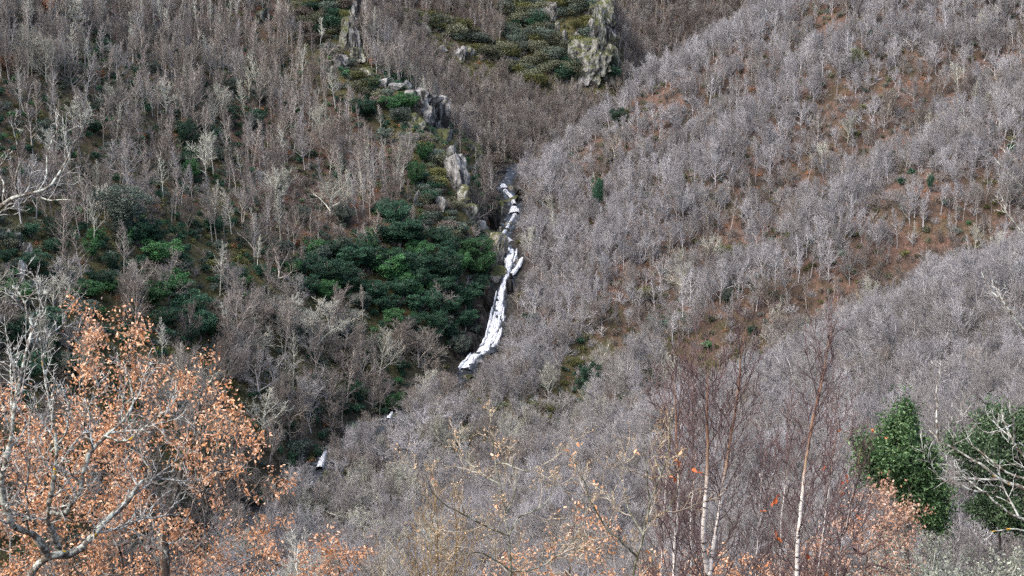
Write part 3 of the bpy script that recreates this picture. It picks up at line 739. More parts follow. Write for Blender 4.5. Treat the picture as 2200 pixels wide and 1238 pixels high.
# things the wood must not stand in front of
KEEP = [(a, b - 4, c) for a, b, c, _ in FALL] + [(1082, 400, 518), (1106, 452, 488), (1076, 514, 445), (1106, 430, 500), (1088, 490, 464), (1064, 535, 428), (1066, 560, 427), (1112, 570, 424), (840, 896, 342), (690, 992, 314), (1000, 812, 382), (1020, 745, 394), (1040, 690, 404)]
KEEP += [(x, y, hit(x, y + h * .3)[1]) for x, y, w, h, *_ in spur + crag]
KEEP += [(x, y, hit(x, y)[1]) for x, y in ((930, 75), (960, 90), (990, 118), (1020, 125), (1060, 140), (1100, 140), (1150, 150), (1180, 185), (1130, 60), (1160, 100), (1200, 140))]
KEEP = np.array(KEEP, float)

# ------------------------------------------------------------------ evergreens, each where the photo shows it
EV = [[evergreen(400 + i, 8, 6.5 + .6 * (i % 3), 9000, .23, 28 + i % 5) for i in range(5)], [shrub(450 + i, 4, 4.6, 2900, .22, 11 + i % 3) for i in range(4)]]
EVM = [[dict(t=t.mesh('trunk', M['umber']), c={m: c.mesh('crown', M[m]) for m in (('leaf_dark', 'leaf_mid', 'leaf_grey') if fam == 0 else ('leaf_dark', 'leaf_mid', 'leaf_grey', 'leaf_olive', 'leaf_moss', 'leaf_rust', 'leaf_brown'))}) for t, c in F] for fam, F in enumerate(EV)]
EVH = [[(max(v[:, 2].max() for v in c.v), 2 * np.percentile(np.abs(np.concatenate(c.v)[:, :2]).max(1), 96)) for t, c in F] for F in EV]
GREEN = []
def plant(fam, name, cx, cy, wp, hp, mat, label, cat, group, i):
    P = hit(cx, cy + hp * .42)
    if P is None: return None
    s = P[1] / cP / FPX
    k = i % len(EVM[fam]); H, W = EVH[fam][k]
    z = float(ground(P[0], P[1]))
    o = thing(name, label, cat, (P[0], P[1], z - .25), group)
    e = EVM[fam][k]
    link('trunk', e['t'], o); link('crown', e['c'][mat], o)
    o.scale = (wp * s / W, wp * s / W, hp * s / H)
    o.rotation_euler = (0, 0, rngF.uniform(0, 6.28))
    GREEN.append((cx, cy, wp, hp, P[1]))
    return o

D_, M_, G_ = 'leaf_dark', 'leaf_mid', 'leaf_grey'
ever = [(455, 210, 34, 38, D_, 'small round dark evergreen alone high on the left hillside'), (404, 305, 44, 80, D_, 'dark narrow evergreen below the tiny yellow tree'), (412, 345, 40, 60, D_, 'black green evergreen under the dark narrow one'), (412, 378, 34, 32, M_, 'low brighter evergreen at the foot of the dark narrow pair'),
 (268, 465, 92, 110, G_, 'large blue green evergreen on the left hillside'), (330, 512, 56, 70, D_, 'dark evergreen right of the large blue green one'), (346, 548, 74, 62, M_, 'mid green evergreen below the large blue green one'), (300, 505, 50, 60, D_, 'dark evergreen at the foot of the large blue green one'),
 (190, 632, 62, 44, M_, 'low green evergreen on the hillside left of the upper russet twigs'), (228, 606, 56, 40, D_, 'dark low evergreen above the russet oak top'), (325, 640, 76, 58, M_, 'broad evergreen above the right top of the russet oak'), (378, 618, 72, 60, M_, 'brightest broad evergreen of the lower left group'), (412, 662, 80, 66, D_, 'dark evergreen low in the lower left group'), (432, 706, 58, 64, D_, 'lowest dark evergreen of the lower left group'), (360, 690, 60, 50, D_, 'dark evergreen behind the oak top leaves'),
 (96, 712, 74, 84, D_, 'dark evergreen behind the lichened twigs at left edge'), (40, 640, 60, 70, M_, 'green evergreen at the left edge under the pale rocks'), (78, 570, 60, 50, 'leaf_dark', 'dark evergreen right of the pale left edge rocks'), (30, 730, 60, 80, D_, 'dark evergreen at the left edge behind bare twigs'), (60, 800, 80, 70, D_, 'lowest dark evergreen behind the left edge twigs'), (160, 790, 70, 60, D_, 'dark evergreen glimpsed behind the thin upper oak leaves'),
 (842, 228, 44, 36, M_, 'left of the two bright green trees on the spur'), (876, 224, 42, 44, M_, 'right of the two bright green trees on the spur'), (782, 240, 50, 44, D_, 'dark evergreen left of the bright green pair on the spur'), (890, 382, 38, 60, M_, 'upright evergreen on the left flank of the cliff'), (910, 335, 32, 44, M_, 'small upright evergreen above the cliff scrub'), (824, 300, 34, 40, G_, 'grey green small evergreen below the spur trees'),
 (848, 468, 60, 66, D_, 'topmost evergreen of the grove below the cliff'), (858, 508, 84, 60, D_, 'wide evergreen near the top of the grove'), (800, 562, 74, 58, D_, 'dark evergreen in the left half of the grove'), (838, 582, 70, 66, M_, 'mid green evergreen in the centre of the grove'), (762, 560, 70, 56, D_, 'evergreen on the left side of the grove'), (724, 540, 60, 48, D_, 'evergreen at the upper left rim of the grove'), (682, 552, 52, 46, G_, 'grey green evergreen at the left tip of the grove'),
 (704, 592, 72, 60, D_, 'dark evergreen low at the left tip of the grove'), (744, 610, 62, 52, D_, 'dark evergreen in the low left part of the grove'), (880, 575, 62, 70, D_, 'dark evergreen right of the grove centre'), (902, 545, 50, 46, M_, 'small bright evergreen in the upper right of the grove'), (1020, 545, 60, 54, M_, 'bright evergreen right beside the big tan slab'), (1028, 580, 70, 62, M_, 'bright evergreen just below its twin by the tan slab'),
 (962, 582, 60, 66, D_, 'evergreen left of the bright pair by the tan slab'), (946, 622, 60, 50, D_, 'dark evergreen below the right part of the grove'), (866, 622, 60, 50, D_, 'evergreen low in the centre of the grove'), (802, 628, 60, 48, D_, 'evergreen low in the left centre of the grove'), (962, 668, 50, 44, D_, 'low evergreen on the dark bank left of the fall'), (1000, 640, 58, 54, D_, 'evergreen on the bank left of the upper fall'), (1000, 690, 56, 46, D_, 'dark evergreen hanging over the gully left of the fall'),
 (942, 512, 50, 44, D_, 'evergreen below the slanting rock face'), (606, 542, 46, 44, G_, 'lone grey green evergreen left of the grove'), (830, 660, 60, 46, D_, 'evergreen at the lower rim of the grove'), (892, 655, 50, 44, D_, 'small evergreen at the lower right rim of the grove'), (930, 702, 48, 44, D_, 'lowest evergreen of the bank left of the fall'), (740, 470, 40, 44, G_, 'pale grey green evergreen above the grove left tip'), (930, 580, 46, 50, D_, 'narrow evergreen between grove centre and bright pair'), (970, 540, 46, 50, D_, 'evergreen below the cliff beside the bright pair'), (660, 620, 46, 50, D_, 'dark evergreen at the lower left tip of the grove'), (900, 610, 50, 54, D_, 'dark evergreen at the heart of the grove right side'), (770, 650, 44, 40, G_, 'grey evergreen just under the grove left half'), (1030, 620, 40, 50, D_, 'dark evergreen between the bright pair and the fall'),
 (765, 850, 38, 56, D_, 'lone dark evergreen low by the hidden stream'), (1262, 835, 46, 96, D_, 'tall lone dark evergreen on the lower right hillside'), (1140, 690, 30, 26, D_, 'small dark evergreen right of the lower fall'), (1328, 254, 34, 40, D_, 'small dark evergreen under the right ridge crest'), (1284, 430, 22, 84, D_, 'ivy covered column of leaves on the right hillside'), (1560, 640, 26, 40, G_, 'small grey green evergreen low on right hillside'), (1420, 700, 60, 34, G_, 'low grey green bush on the mossy right hillside'), (1610, 960, 30, 40, G_, 'dim evergreen behind the birches'), (1998, 400, 14, 40, D_, 'small ivy column below the russet clearing'),
 (165, 156, 26, 40, G_, 'small grey green evergreen in upper left hillside'), (500, 192, 40, 42, G_, 'grey green evergreen right of the small round dark one'), (560, 212, 42, 36, G_, 'dim evergreen left of the spur scrub'), (216, 232, 24, 34, G_, 'small dim evergreen between upper left trunks'), (330, 150, 24, 34, G_, 'thin dim evergreen high among the pale trunks'), (240, 330, 30, 40, G_, 'dim evergreen above the lichened branch twigs'), (480, 340, 36, 40, G_, 'grey evergreen in the centre of left hillside'), (540, 270, 34, 40, G_, 'ivy grey evergreen among trunks below the spur'), (600, 420, 26, 60, G_, 'narrow ivy covered tree in the middle of left hillside'), (650, 470, 30, 50, G_, 'ivy covered trunk left of the russet slope')]
for i, (x, y, w, h, m, l) in enumerate(ever):
    plant(0, 'evergreen_tree', x, y, w * 1.08, h * 1.08, m, l, 'tree', 'evergreen trees in the valley', i)

GROVE = [(650, 540), (760, 520), (820, 440), (900, 440), (960, 520), (1040, 530), (1050, 620), (1030, 700), (990, 770), (900, 720), (800, 680), (690, 640)]
for i in range(44):
    while True:
        x, y = rngF.uniform(640, 1050), rngF.uniform(430, 780)
        if inside(GROVE, x, y): break
    w = rngF.uniform(24, 46); m = [D_, D_, G_, M_][int(rngF.integers(4))]
    tone_ = {D_: 'dark', G_: 'grey green', M_: 'brighter green'}[m]
    plant(0, 'evergreen_tree', x, y, w, w * rngF.uniform(.9, 1.5), m, ('small ' if w < 35 else 'middling ') + tone_ + ' evergreen filling the grove left of the waterfall', 'tree', 'filling evergreens, ' + ('small ' if w < 35 else 'middling ') + tone_, i)
for i in range(110):
    while True:
        x, y = rngF.uniform(-10, 1000), rngF.uniform(60, 900)
        if vnoise(np.array(x / 150.), np.array(y / 110.), 55) + .25 * (y > 480) < .62: continue
        if x < 560 and y > 760: continue
        Q = hit(x, y + 12)
        if Q is not None and zone_of(Q[0], Q[1]) == 'left': break
    w = rngF.uniform(18, 40); m = [D_, D_, G_, 'leaf_mid'][int(rngF.integers(4))]
    tone_ = {D_: 'dark', G_: 'grey green', M_: 'brighter green'}[m]
    wd = ('small ' if w < 28 else 'bushy ') + tone_ + ' evergreen ' + phrase('left', x, y)
    plant(0, 'evergreen_tree', x, y, w, w * rngF.uniform(.8, 1.6), m, wd, 'tree', 'scattered evergreens: ' + wd, i)
CRAG_AREA = [(1090, -10), (1260, -10), (1310, 40), (1330, 150), (1280, 185), (1200, 170), (1130, 130), (1080, 60)]
BACK_LEDGE = [(880, 40), (960, 70), (1040, 110), (1090, 150), (1170, 190), (1130, 130), (1060, 90), (960, 40), (900, 20)]
SPUR_SCRUB = [(620, -5), (770, -5), (770, 140), (880, 200), (960, 290), (1010, 360), (1030, 500), (960, 520), (900, 440), (910, 330), (850, 250), (760, 190), (700, 110), (640, 60)]
LEFT_SCRUB = [(-5, 470), (60, 470), (120, 520), (110, 640), (40, 720), (-5, 720)]
SHR = []
for poly, n, mats, grp, lab in [(CRAG_AREA, 112, [D_, G_, 'leaf_olive', 'leaf_olive', G_, 'leaf_moss'], 'scrub bushes on the far crag', '{} bush on the far crag'),
                           (BACK_LEDGE, 44, ['leaf_olive', 'leaf_moss', G_], 'scrub bushes on the mossy ledge', '{} bush on the mossy ledge of the back slope'),
                           (SPUR_SCRUB, 92, ['leaf_olive', D_, 'leaf_moss', 'leaf_olive', 'leaf_brown', G_], 'scrub bushes along the rocky spur', '{} bush on the rocky spur crest and cliff'),
                           (LEFT_SCRUB, 20, ['leaf_olive', D_, G_], 'scrub bushes round the left edge rocks', '{} bush around the pale left edge rocks')]:
    xs = [p[0] for p in poly]; ys = [p[1] for p in poly]; c = 0; rocks_here = spur + crag
    tone = {D_: 'dark green', G_: 'grey green', 'leaf_olive': 'olive', 'leaf_moss': 'yellow green', 'leaf_brown': 'brown'}
    while c < n:
        x, y = rngF.uniform(min(xs), max(xs)), rngF.uniform(min(ys), max(ys))
        if not inside(poly, x, y): continue
        if any(abs(x - r[0]) < r[2] * .5 + (-7 if 'crag' in grp else 6) and r[1] - r[3] * .5 - 6 < y < r[1] + r[3] * .5 + 16 for r in rocks_here): continue
        m = mats[int(rngF.integers(len(mats)))]
        w = rngF.uniform(24, 46)
        low = 'low ' if w < 33 else 'large '
        plant(1, 'shrub', x, y, w, w * rngF.uniform(.6, .9), m, lab.format(low + tone[m]), 'bush', grp + ', ' + low + tone[m], c); c += 1
GREEN_TREES = GREEN[:len(ever)]
for i, (x, y, w, h, m, l) in enumerate([(1135, 508, 64, 46, 'leaf_brown', 'brown domed bush right of the first cascade'), (1160, 490, 40, 34, 'leaf_brown', 'smaller brown bush behind the domed one'), (1064, 352, 50, 50, 'leaf_brown', 'brown bush at the stream head'), (1040, 320, 46, 40, 'leaf_brown', 'brown grey bush above the stream head'), (1090, 320, 50, 44, 'leaf_brown', 'brown bush in the gap under the back slope'), (1050, 430, 34, 40, 'leaf_brown', 'brown bush left of the upper boulders'),
    (800, 135, 14, 26, 'leaf_rust', 'bright rust red bush beside the spur crest'), (398, 265, 20, 22, 'leaf_rust', 'rust leaved small tree above the dark narrow evergreen'), (305, 298, 24, 22, 'leaf_rust', 'ochre bush left of the dark narrow evergreen'), (334, 450, 22, 16, 'leaf_rust', 'small orange bush right of the large blue green evergreen'), (636, 522, 24, 26, 'leaf_rust', 'orange small tree left of the evergreen grove'), (20, 140, 36, 44, 'leaf_rust', 'rusty small tree near the left edge'), (90, 20, 60, 44, 'leaf_rust', 'rusty tree in the top left corner'), (215, 165, 26, 30, 'leaf_rust', 'dull rusty bush in upper left hillside'), (560, 240, 18, 18, 'leaf_rust', 'small rusty bush below the spur scrub'),
    (458, 570, 30, 26, 'leaf_moss', 'yellow green bush in the lower left hillside'), (1385, 640, 50, 40, 'leaf_moss', 'mossy bush low on the right hillside'), (1560, 545, 60, 30, 'leaf_moss', 'mossy thicket in the right hillside gap'), (1240, 780, 40, 24, 'leaf_moss', 'yellow green bush on the lower right hillside'), (1190, 880, 40, 30, 'leaf_moss', 'mossy bush right of the hidden stream bend'), (860, 1060, 40, 26, 'leaf_moss', 'mossy patch bush at the valley bottom'), (735, 1020, 26, 40, 'leaf_moss', 'mossy bush beside the lowest white water'), (950, 820, 70, 40, 'leaf_brown', 'brown bush left of the foot of the fall'), (890, 850, 60, 40, 'leaf_brown', 'brown bush above the lower stream'), (780, 930, 60, 40, 'leaf_grey', 'grey green bush hiding the lower stream'), (640, 960, 60, 40, 'leaf_grey', 'grey green bush left of the lowest white water'), (1700, 120, 40, 24, 'leaf_olive', 'olive bush high on the right hillside'), (1840, 130, 30, 50, 'leaf_olive', 'mossy upright bush above the russet clearing')]):
    plant(1, 'shrub', x, y, w, h, m, l, 'bush', 'single bushes', i)

# ------------------------------------------------------------------ the bare wood
def scatter(sp):
    xs = np.arange(-260, 380, sp); ys = np.arange(118, 1000, sp)
    X, Y = np.meshgrid(xs, ys); X = X.ravel() + rngF.uniform(-.48, .48, X.size) * sp; Y = Y.ravel() + rngF.uniform(-.48, .48, Y.size) * sp
    Z = ground(X, Y); P = np.stack([X, Y, Z], -1)
    px, py, f = pix(P)
    ok = (px > -260) & (px < 2460) & (py > -160) & (py < 1560)
    return P[ok], px[ok], py[ok], f[ok]

def seen(P, h):
    """does the top of something h metres tall at P show over the land in between"""
    T = P + np.array([0, 0, 1.0]) * np.reshape(h, (-1, 1)); v = np.ones(len(P), bool)
    for t in np.linspace(.25, .97, 60):
        Q = T * t
        v &= Q[:, 2] > ground(Q[:, 0], Q[:, 1]) - .5
    return v

P, px, py, f = scatter(3.25)
zone = np.array([zone_of(a, b) for a, b in P[:, :2]])
n = len(P)
dstream = np.min(np.hypot(P[:, None, 0] - SL[None, ::3, 0], P[:, None, 1] - SL[None, ::3, 1]), 1)
hgt = np.where(zone == 'left', rngF.uniform(9.5, 15.5, n), np.where(zone == 'right', rngF.uniform(5.5, 11.5, n), np.where(zone == 'spur', rngF.uniform(8, 12, n), rngF.uniform(8, 13, n))))
clear = vnoise(P[:, 0] / 22, P[:, 1] / 22, 21) * .6 + vnoise(P[:, 0] / 9, P[:, 1] / 9, 22) * .4
keepp = np.where(zone == 'left', np.where(py < 260, .60, np.where(inside([(560, 200), (860, 260), (860, 480), (560, 500)], px, py), .55, .33)), np.where(zone == 'right', np.where(inside([(1280, 560), (1640, 520), (1600, 760), (1300, 960), (850, 1180), (800, 1040), (1150, 880)], px, py), .68, .92), 1.0))
ok = rngF.uniform(0, 1, n) < keepp
ok &= ~((zone == 'left') & (clear < .30)) & ~((zone == 'right') & (clear < .27) )
RUSSET = [[(1560, 330), (1720, 160), (2000, 110), (2200, 120), (2200, 300), (1960, 330), (1800, 420), (1640, 470)]]
ok &= ~(inside(RUSSET[0], px, py) & (zone == 'right') & (rngF.uniform(0, 1, n) < .26))
gd = np.min([near_line(L, px, py) for L in GULLIES[:2]], axis=0)
ok &= ~((zone == 'right') & (rngF.uniform(0, 1, n) < .5 * np.exp(-(near_line(GULLIES[1], px, py) / 34) ** 2)))
ok &= ~((zone == 'right') & (rngF.uniform(0, 1, n) < .36 * np.exp(-(gd / 48) ** 2)))
rd = np.min([near_line(L, px, py) for L in RIBS + [[(1130, 350), (1290, 240), (1450, 150), (1640, 30)]]], axis=0)
ok &= dstream > np.where(py > 830, 2.6, np.where(zone == 'right', 5.5, 7.0))
ok &= ~(inside(CRAG_AREA, px, py) & (zone == 'back')) & ~(inside(BACK_LEDGE, px, py) & (rngF.uniform(0, 1, n) < .8))
ok &= ~(inside(SPUR_SCRUB, px, py) & (zone == 'left') & (rngF.uniform(0, 1, n) < .85)) & ~(inside(LEFT_SCRUB, px, py) & (rngF.uniform(0, 1, n) < .6))
ok &= seen(P, hgt + 5)
for poly, pr in ((CRAG_AREA, .97), (BACK_LEDGE, .85), (SPUR_SCRUB, .6), (LEFT_SCRUB, .6)):
    for q_ in (.35, .8):
        ok &= ~(inside(poly, px, py - hgt * FPX / f * q_) & (rngF.uniform(0, 1, n) < pr) & np.isin(zone, ['back', 'left']))
hp, wp = hgt * FPX / f, np.where(zone == 'left', 3.6, 6.0) * FPX / f
for x, y, d in KEEP:
    ok &= ~((np.abs(px - x) < wp * .5 + 3) & (py > y) & (py - hp < y + 4) & (P[:, 1] < d - .5))
for x, y, w, h, d in GREEN_TREES:
    hide = (np.abs(px - x) < wp * .4 + w * .3) & (py > y - h * .2) & (py - hp < y + h * .3) & (P[:, 1] < d + 2)
    ok &= ~(hide & (rngF.uniform(0, 1, n) < .48))
    ok &= ~((np.abs(px - x) < w * .45) & (np.abs(py - (y + h * .4)) < h * .25) & (np.abs(P[:, 1] - d) < 4))
P, px, py, f, zone, hgt, hp, gd, rd = P[ok], px[ok], py[ok], f[ok], zone[ok], hgt[ok], hp[ok], gd[ok], rd[ok]
n = len(P)
form = np.zeros(n, int)          # 0 slender, 1 fan, 2 spreading
bark = np.empty(n, object)
r1, r2 = rngF.uniform(0, 1, n), rngF.uniform(0, 1, n)
for i in range(n):
    z = zone[i]
    if z == 'left':
        low = np.clip((py[i] - 520) / 260, 0, 1)
        form[i] = 2 if r1[i] < .10 + .42 * low else (1 if r1[i] < .2 + .6 * low else 0)
        bark[i] = 'mauve' if r2[i] < .50 else 'umber' if r2[i] < .72 else 'slate' if r2[i] < .88 else 'pale'
    elif z == 'right':
        low = np.clip((py[i] - 560) / 300, 0, 1)
        form[i] = 2 if r1[i] < .06 + .25 * low else (0 if r1[i] > .66 and low < .6 else 1)
        g2 = math.exp(-(near_line(GULLIES[1], px[i], py[i]) / 50) ** 2)
        cr = math.exp(-(rd[i] / 80) ** 2) * (1 - g2); gu = math.exp(-(gd[i] / 60) ** 2); u = r2[i] * (1 - .45 * cr) + .28 * gu + .45 * g2
        bark[i] = 'silver' if u < .62 - .25 * low else 'slate' if u < .82 - .15 * low else 'mauve' if u < .93 - .08 * low else 'pale' if u < 1.02 else 'umber'
    elif z == 'spur':
        form[i] = 1 if r1[i] < .9 else 2
        cr = math.exp(-(near_line([(2260, 500), (2200, 560), (1950, 650), (1800, 725), (1640, 795), (1450, 900)], px[i], py[i]) / 90) ** 2)
        bark[i] = 'silver' if r2[i] < .5 + .5 * cr else 'slate' if r2[i] < .97 else 'mauve'
    else:
        form[i] = 1 if r1[i] < .55 else 0
        bark[i] = 'umber' if r2[i] < .66 else 'mauve' if r2[i] < .94 else 'slate'
FORMS = [slender_kinds, fan_kinds, spread_kinds]
which = np.array([rngF.integers(len(FORMS[k])) for k in form])
scale = np.array([hgt[i] / FORMS[form[i]][which[i]].h for i in range(n)])
scale *= np.where(form == 2, .85, 1.0)
turn = rngF.uniform(0, 6.283, n)
tilt = rngF.normal(0, .05, (n, 2))
shown = seen(P, hgt * .8) & (px > -20) & (px < 2220) & (py - hp * .5 > 0) & (py - hp < 1180)
shown &= ~((px < 560) & (py > 800)) & ~((px > 1840) & (py > 930))        # behind the near crowns
NAMES = ['slender_tree', 'bare_tree', 'spreading_tree']
FORM_WORDS = ['slender upright', 'fan crowned', 'wide spreading']
TONE = {'silver': 'silvery', 'mauve': 'brownish', 'umber': 'dark brown', 'pale': 'pale lichened', 'slate': 'grey'}
alone = np.zeros(n, bool)
for k in range(3):
    c = np.where(shown & (form == k))[0]
    c = c[np.argsort(-hp[c])][:[300, 300, 240][k]]
    alone[c] = True

protos = {}
labels = {}
for i in np.where(alone)[0]:
    ph = phrase(zone[i], px[i], py[i] - hp[i] * .4)
    labels.setdefault((form[i], bark[i], ph), []).append(i)
final = {}
for (k, b, ph), L in labels.items():
    base = f'{TONE[b]} {FORM_WORDS[k]} bare tree {ph}'
    L = sorted(L, key=lambda i: px[i])
    ex = {}
    if len(L) == 2: ex = {L[0]: 'left one of two: ', L[1]: 'right one of two: '}
    elif len(L) > 2:
        ex[L[0]] = 'leftmost '; ex[L[-1]] = 'rightmost '
        mid = L[1:-1]
        if len(mid) == 1: ex[mid[0]] = 'middle '
        else:
            t = max(mid, key=lambda i: hgt[i]); ex[t] = 'tallest '
            rest = [i for i in mid if i != t]
            u = min(rest, key=lambda i: py[i]); ex[u] = 'uppermost '
            rest = [i for i in rest if i != u]
            if rest:
                d = max(rest, key=lambda i: py[i]); ex[d] = 'lowest '
    for i in L:
        final[i] = (ex.get(i, '') + base, base)
for i in np.where(alone)[0]:
    K = FORMS[form[i]][which[i]]
    key = (form[i], which[i], bark[i])
    if key not in protos:
        o = thing(NAMES[form[i]], None, 'tree'); a = link('trunk', K.tr[bark[i]], o); c = link('crown', K.cr[bark[i]], o)
        protos[key] = (o, a, c)
    else:
        s, a0, c0 = protos[key]
        o = s.copy(); scn.collection.objects.link(o)
        for q in (a0, c0):
            d = q.copy(); scn.collection.objects.link(d); d.parent = o
    words = final[i][0].split()
    tag(o, ' '.join(words[:16]), 'tree', 'bare trees: ' + final[i][1])
    o.location = P[i]; o.scale = (scale[i],) * 3; o.rotation_euler = (tilt[i, 0], tilt[i, 1], turn[i])

# a few round crowned trees that stand out by themselves
for i, (x, y, w, h, b, l) in enumerate([(553, 722, 120, 96, 'pale', 'round crowned pale bare tree standing out below the left evergreens'), (745, 690, 86, 92, 'pale', 'pale wide bare tree just under the evergreen grove'), (868, 722, 96, 92, 'mauve', 'brown bare tree left of the gully, full crown'), (700, 838, 90, 60, 'slate', 'grey fine twigged bare tree above the hidden stream'), (1300, 770, 80, 90, 'pale', 'pale upright bare tree right of the lone dark evergreen'), (930, 905, 150, 110, 'silver', 'large silvery bare tree on the right bank below the fall'), (900, 975, 140, 90, 'silver', 'broad silvery bare tree over the hidden stream'), (1180, 400, 80, 70, 'silver', 'white limbed bare tree by the upper boulders'), (1160, 340, 110, 60, 'silver', 'white limbed bare tree leaning over the stream head'), (660, 850, 100, 70, 'slate', 'dense grey bare tree left of the hidden stream'), (690, 1060, 120, 80, 'slate', 'grey bare tree below the lowest white water'), (770, 1100, 130, 80, 'pale', 'pale bare tree at the valley bottom near the oak')]):
    Q = hit(x, y + h * .46); s = Q[1] / cP / FPX
    K = spread_kinds[i % 4]
    o = thing('spreading_tree', l, 'tree', tuple(Q), 'bare trees that stand out'); link('trunk', K.tr[b], o); link('crown', K.cr[b], o)
    o.scale = (w * s / K.w, w * s / K.w, h * s / K.h); o.rotation_euler = (0, 0, i * 1.3)

def mass(name, label, pts, pick, scl, rot, shapes):
    """everything past counting: one object that repeats the given shapes at its points"""
    col = bpy.data.collections.new(name + '_shapes')
    for k, me in enumerate(shapes):
        col.objects.link(bpy.data.objects.new(f'{name}_shape.{k:03d}', me))
    me = bpy.data.meshes.new(name); me.vertices.add(len(pts)); me.vertices.foreach_set('co', np.asarray(pts, np.float32).ravel())
    for nm, ty, dat, fld in (('pick', 'INT', np.asarray(pick, np.int32), 'value'), ('scl', 'FLOAT', np.asarray(scl, np.float32), 'value'), ('rot', 'FLOAT_VECTOR', np.asarray(rot, np.float32).ravel(), 'vector')):
        a = me.attributes.new(nm, ty, 'POINT'); a.data.foreach_set(fld, dat)
    o = link(name, me); tag(o, label, None, None, 'stuff')
    g = bpy.data.node_groups.new(name, 'GeometryNodeTree')
    g.interface.new_socket('Geometry', in_out='INPUT', socket_type='NodeSocketGeometry'); g.interface.new_socket('Geometry', in_out='OUTPUT', socket_type='NodeSocketGeometry')
    N, L = g.nodes, g.links
    gi, go = N.new('NodeGroupInput'), N.new('NodeGroupOutput')
    ip, ci = N.new('GeometryNodeInstanceOnPoints'), N.new('GeometryNodeCollectionInfo')
    ci.inputs['Collection'].default_value = col; ci.inputs['Separate Children'].default_value = True; ci.inputs['Reset Children'].default_value = True
    def attr(nm, ty):
        a = N.new('GeometryNodeInputNamedAttribute'); a.data_type = ty; a.inputs['Name'].default_value = nm
        return a.outputs['Attribute']
    L.new(gi.outputs[0], ip.inputs['Points']); L.new(ci.outputs[0], ip.inputs['Instance']); ip.inputs['Pick Instance'].default_value = True
    L.new(attr('pick', 'INT'), ip.inputs['Instance Index']); L.new(attr('rot', 'FLOAT_VECTOR'), ip.inputs['Rotation']); L.new(attr('scl', 'FLOAT'), ip.inputs['Scale'])
    L.new(ip.outputs[0], go.inputs[0])
    md = o.modifiers.new(name, 'NODES'); md.node_group = g
    return o

shapes, index = [], {}
rest = np.where(~alone)[0]
pick = []
for i in rest:
    key = (form[i], which[i], bark[i])
    if key not in index:
        index[key] = len(shapes); shapes.append(FORMS[form[i]][which[i]].one[bark[i]])
    pick.append(index[key])
mass('bare_woodland', 'mass of leafless woodland covering both hillsides', P[rest], pick, scale[rest], np.stack([tilt[rest, 0], tilt[rest, 1], turn[rest]], -1), shapes)

# undergrowth: moss cushions, brown scrub and low twigs on the forest floor
def tuft(seed, mat, H=1.0, W=2.2, n=260, size=.26):
    s, c = shrub(seed, H, W, n, size, 5); return c.mesh('tuft', M[mat])
def brush(seed, mat):
    t, c = far_tree([dict(n=2, wander=.1, up=.05, kids=9, start=.1, ang=(60, 20), len=(1.3, .9), rr=.6, tip=.4), dict(n=4, wander=.15, up=.06, kids=5, start=.2, ang=(45, 30), len=(.6, .4), rr=.6, tip=.2), dict(n=2, wander=.16, up=.03, kids=3, start=.2, ang=(40, 30), len=(.6, .4), rr=.7, tip=.4), dict(n=2, wander=.1, up=0, kids=0, start=0, ang=(1, 1), len=(1, 1), rr=.5, tip=.5)], 1.6, .05, seed, .026)
    return merged(t, c).mesh('brush', M[mat])
us = [tuft(501, 'leaf_moss'), tuft(502, 'leaf_olive', 1.2), tuft(503, 'leaf_brown', 1.3, 2.6), tuft(504, 'leaf_grey', 1.3, 2.4), brush(505, 'mauve'), brush(506, 'silver'), brush(507, 'umber'), brush(508, 'slate'), tuft(509, 'leaf_rust', .5, 2.2, 160, .2), tuft(510, 'leaf_dark', 3.2, 2.4, 520, .25), tuft(511, 'leaf_mid', 2.4, 2.2, 420, .25)]
UP, ux, uy, uf = scatter(2.5)
uz = np.array([zone_of(a, b) for a, b in UP[:, :2]])
uk = np.zeros(len(UP), int); rr = rngF.uniform(0, 1, len(UP)); nn = vnoise(UP[:, 0] / 18, UP[:, 1] / 18, 31)
lowv = np.clip((uy - 560) / 250, 0, 1); ug = np.exp(-(np.min([near_line(L, ux, uy) for L in GULLIES], axis=0) / 55) ** 2)
wild = inside(CRAG_AREA, ux, uy) | inside(BACK_LEDGE, ux, uy) | inside(SPUR_SCRUB, ux, uy) | inside(LEFT_SCRUB, ux, uy)
red = inside([(540, 190), (860, 250), (860, 490), (560, 520)], ux, uy) | (uy < 150)
for i in range(len(UP)):
    r = rr[i]; green = .55 * (nn[i] > .5) + .16
    if uz[i] in ('left', 'back') and wild[i]: w = [.30, .36, .06, .16, .04, 0, .04, .02, .04, .10, .02]
    elif uz[i] in ('left',) and not red[i]: w = [green * .5 + .06, green * .7 + .06, .10, green * .5 + .16, .16, 0, .14, .06, .08, .26 + .34 * (nn[i] > .40), .08 + .08 * (nn[i] > .62)]
    elif uz[i] in ('left',): w = [green * .5, green * .7, .12, green * .5 + .15 * lowv[i], .28, 0, .16, .08, .16 * (1 - .6 * lowv[i]), .06 + .22 * (nn[i] > .48) + .16 * lowv[i], .02 + .07 * (nn[i] > .62)]
    elif uz[i] == 'right':
        gq = green * (.8 + .5 * ug[i] + 1.0 * lowv[i]); w = [gq * .35 * (1 + lowv[i]), gq * .4, .06, gq * .15 + .12 * lowv[i], .24, .34 * (1 - .2 * ug[i]), .10 + .12 * ug[i], .26, .10, .012 + .08 * lowv[i], .006 + .02 * lowv[i]]
    elif uz[i] == 'spur': w = [.0, .02, .04, .0, .10, .42, .0, .42, .0]
    else: w = [green * .4, green * .5, .14, .05, .22, 0, .34, .05, .05]
    w = np.cumsum(w) / sum(w); uk[i] = int(np.searchsorted(w, r * .9999))
ud = np.min(np.hypot(UP[:, None, 0] - SL[None, ::3, 0], UP[:, None, 1] - SL[None, ::3, 1]), 1)
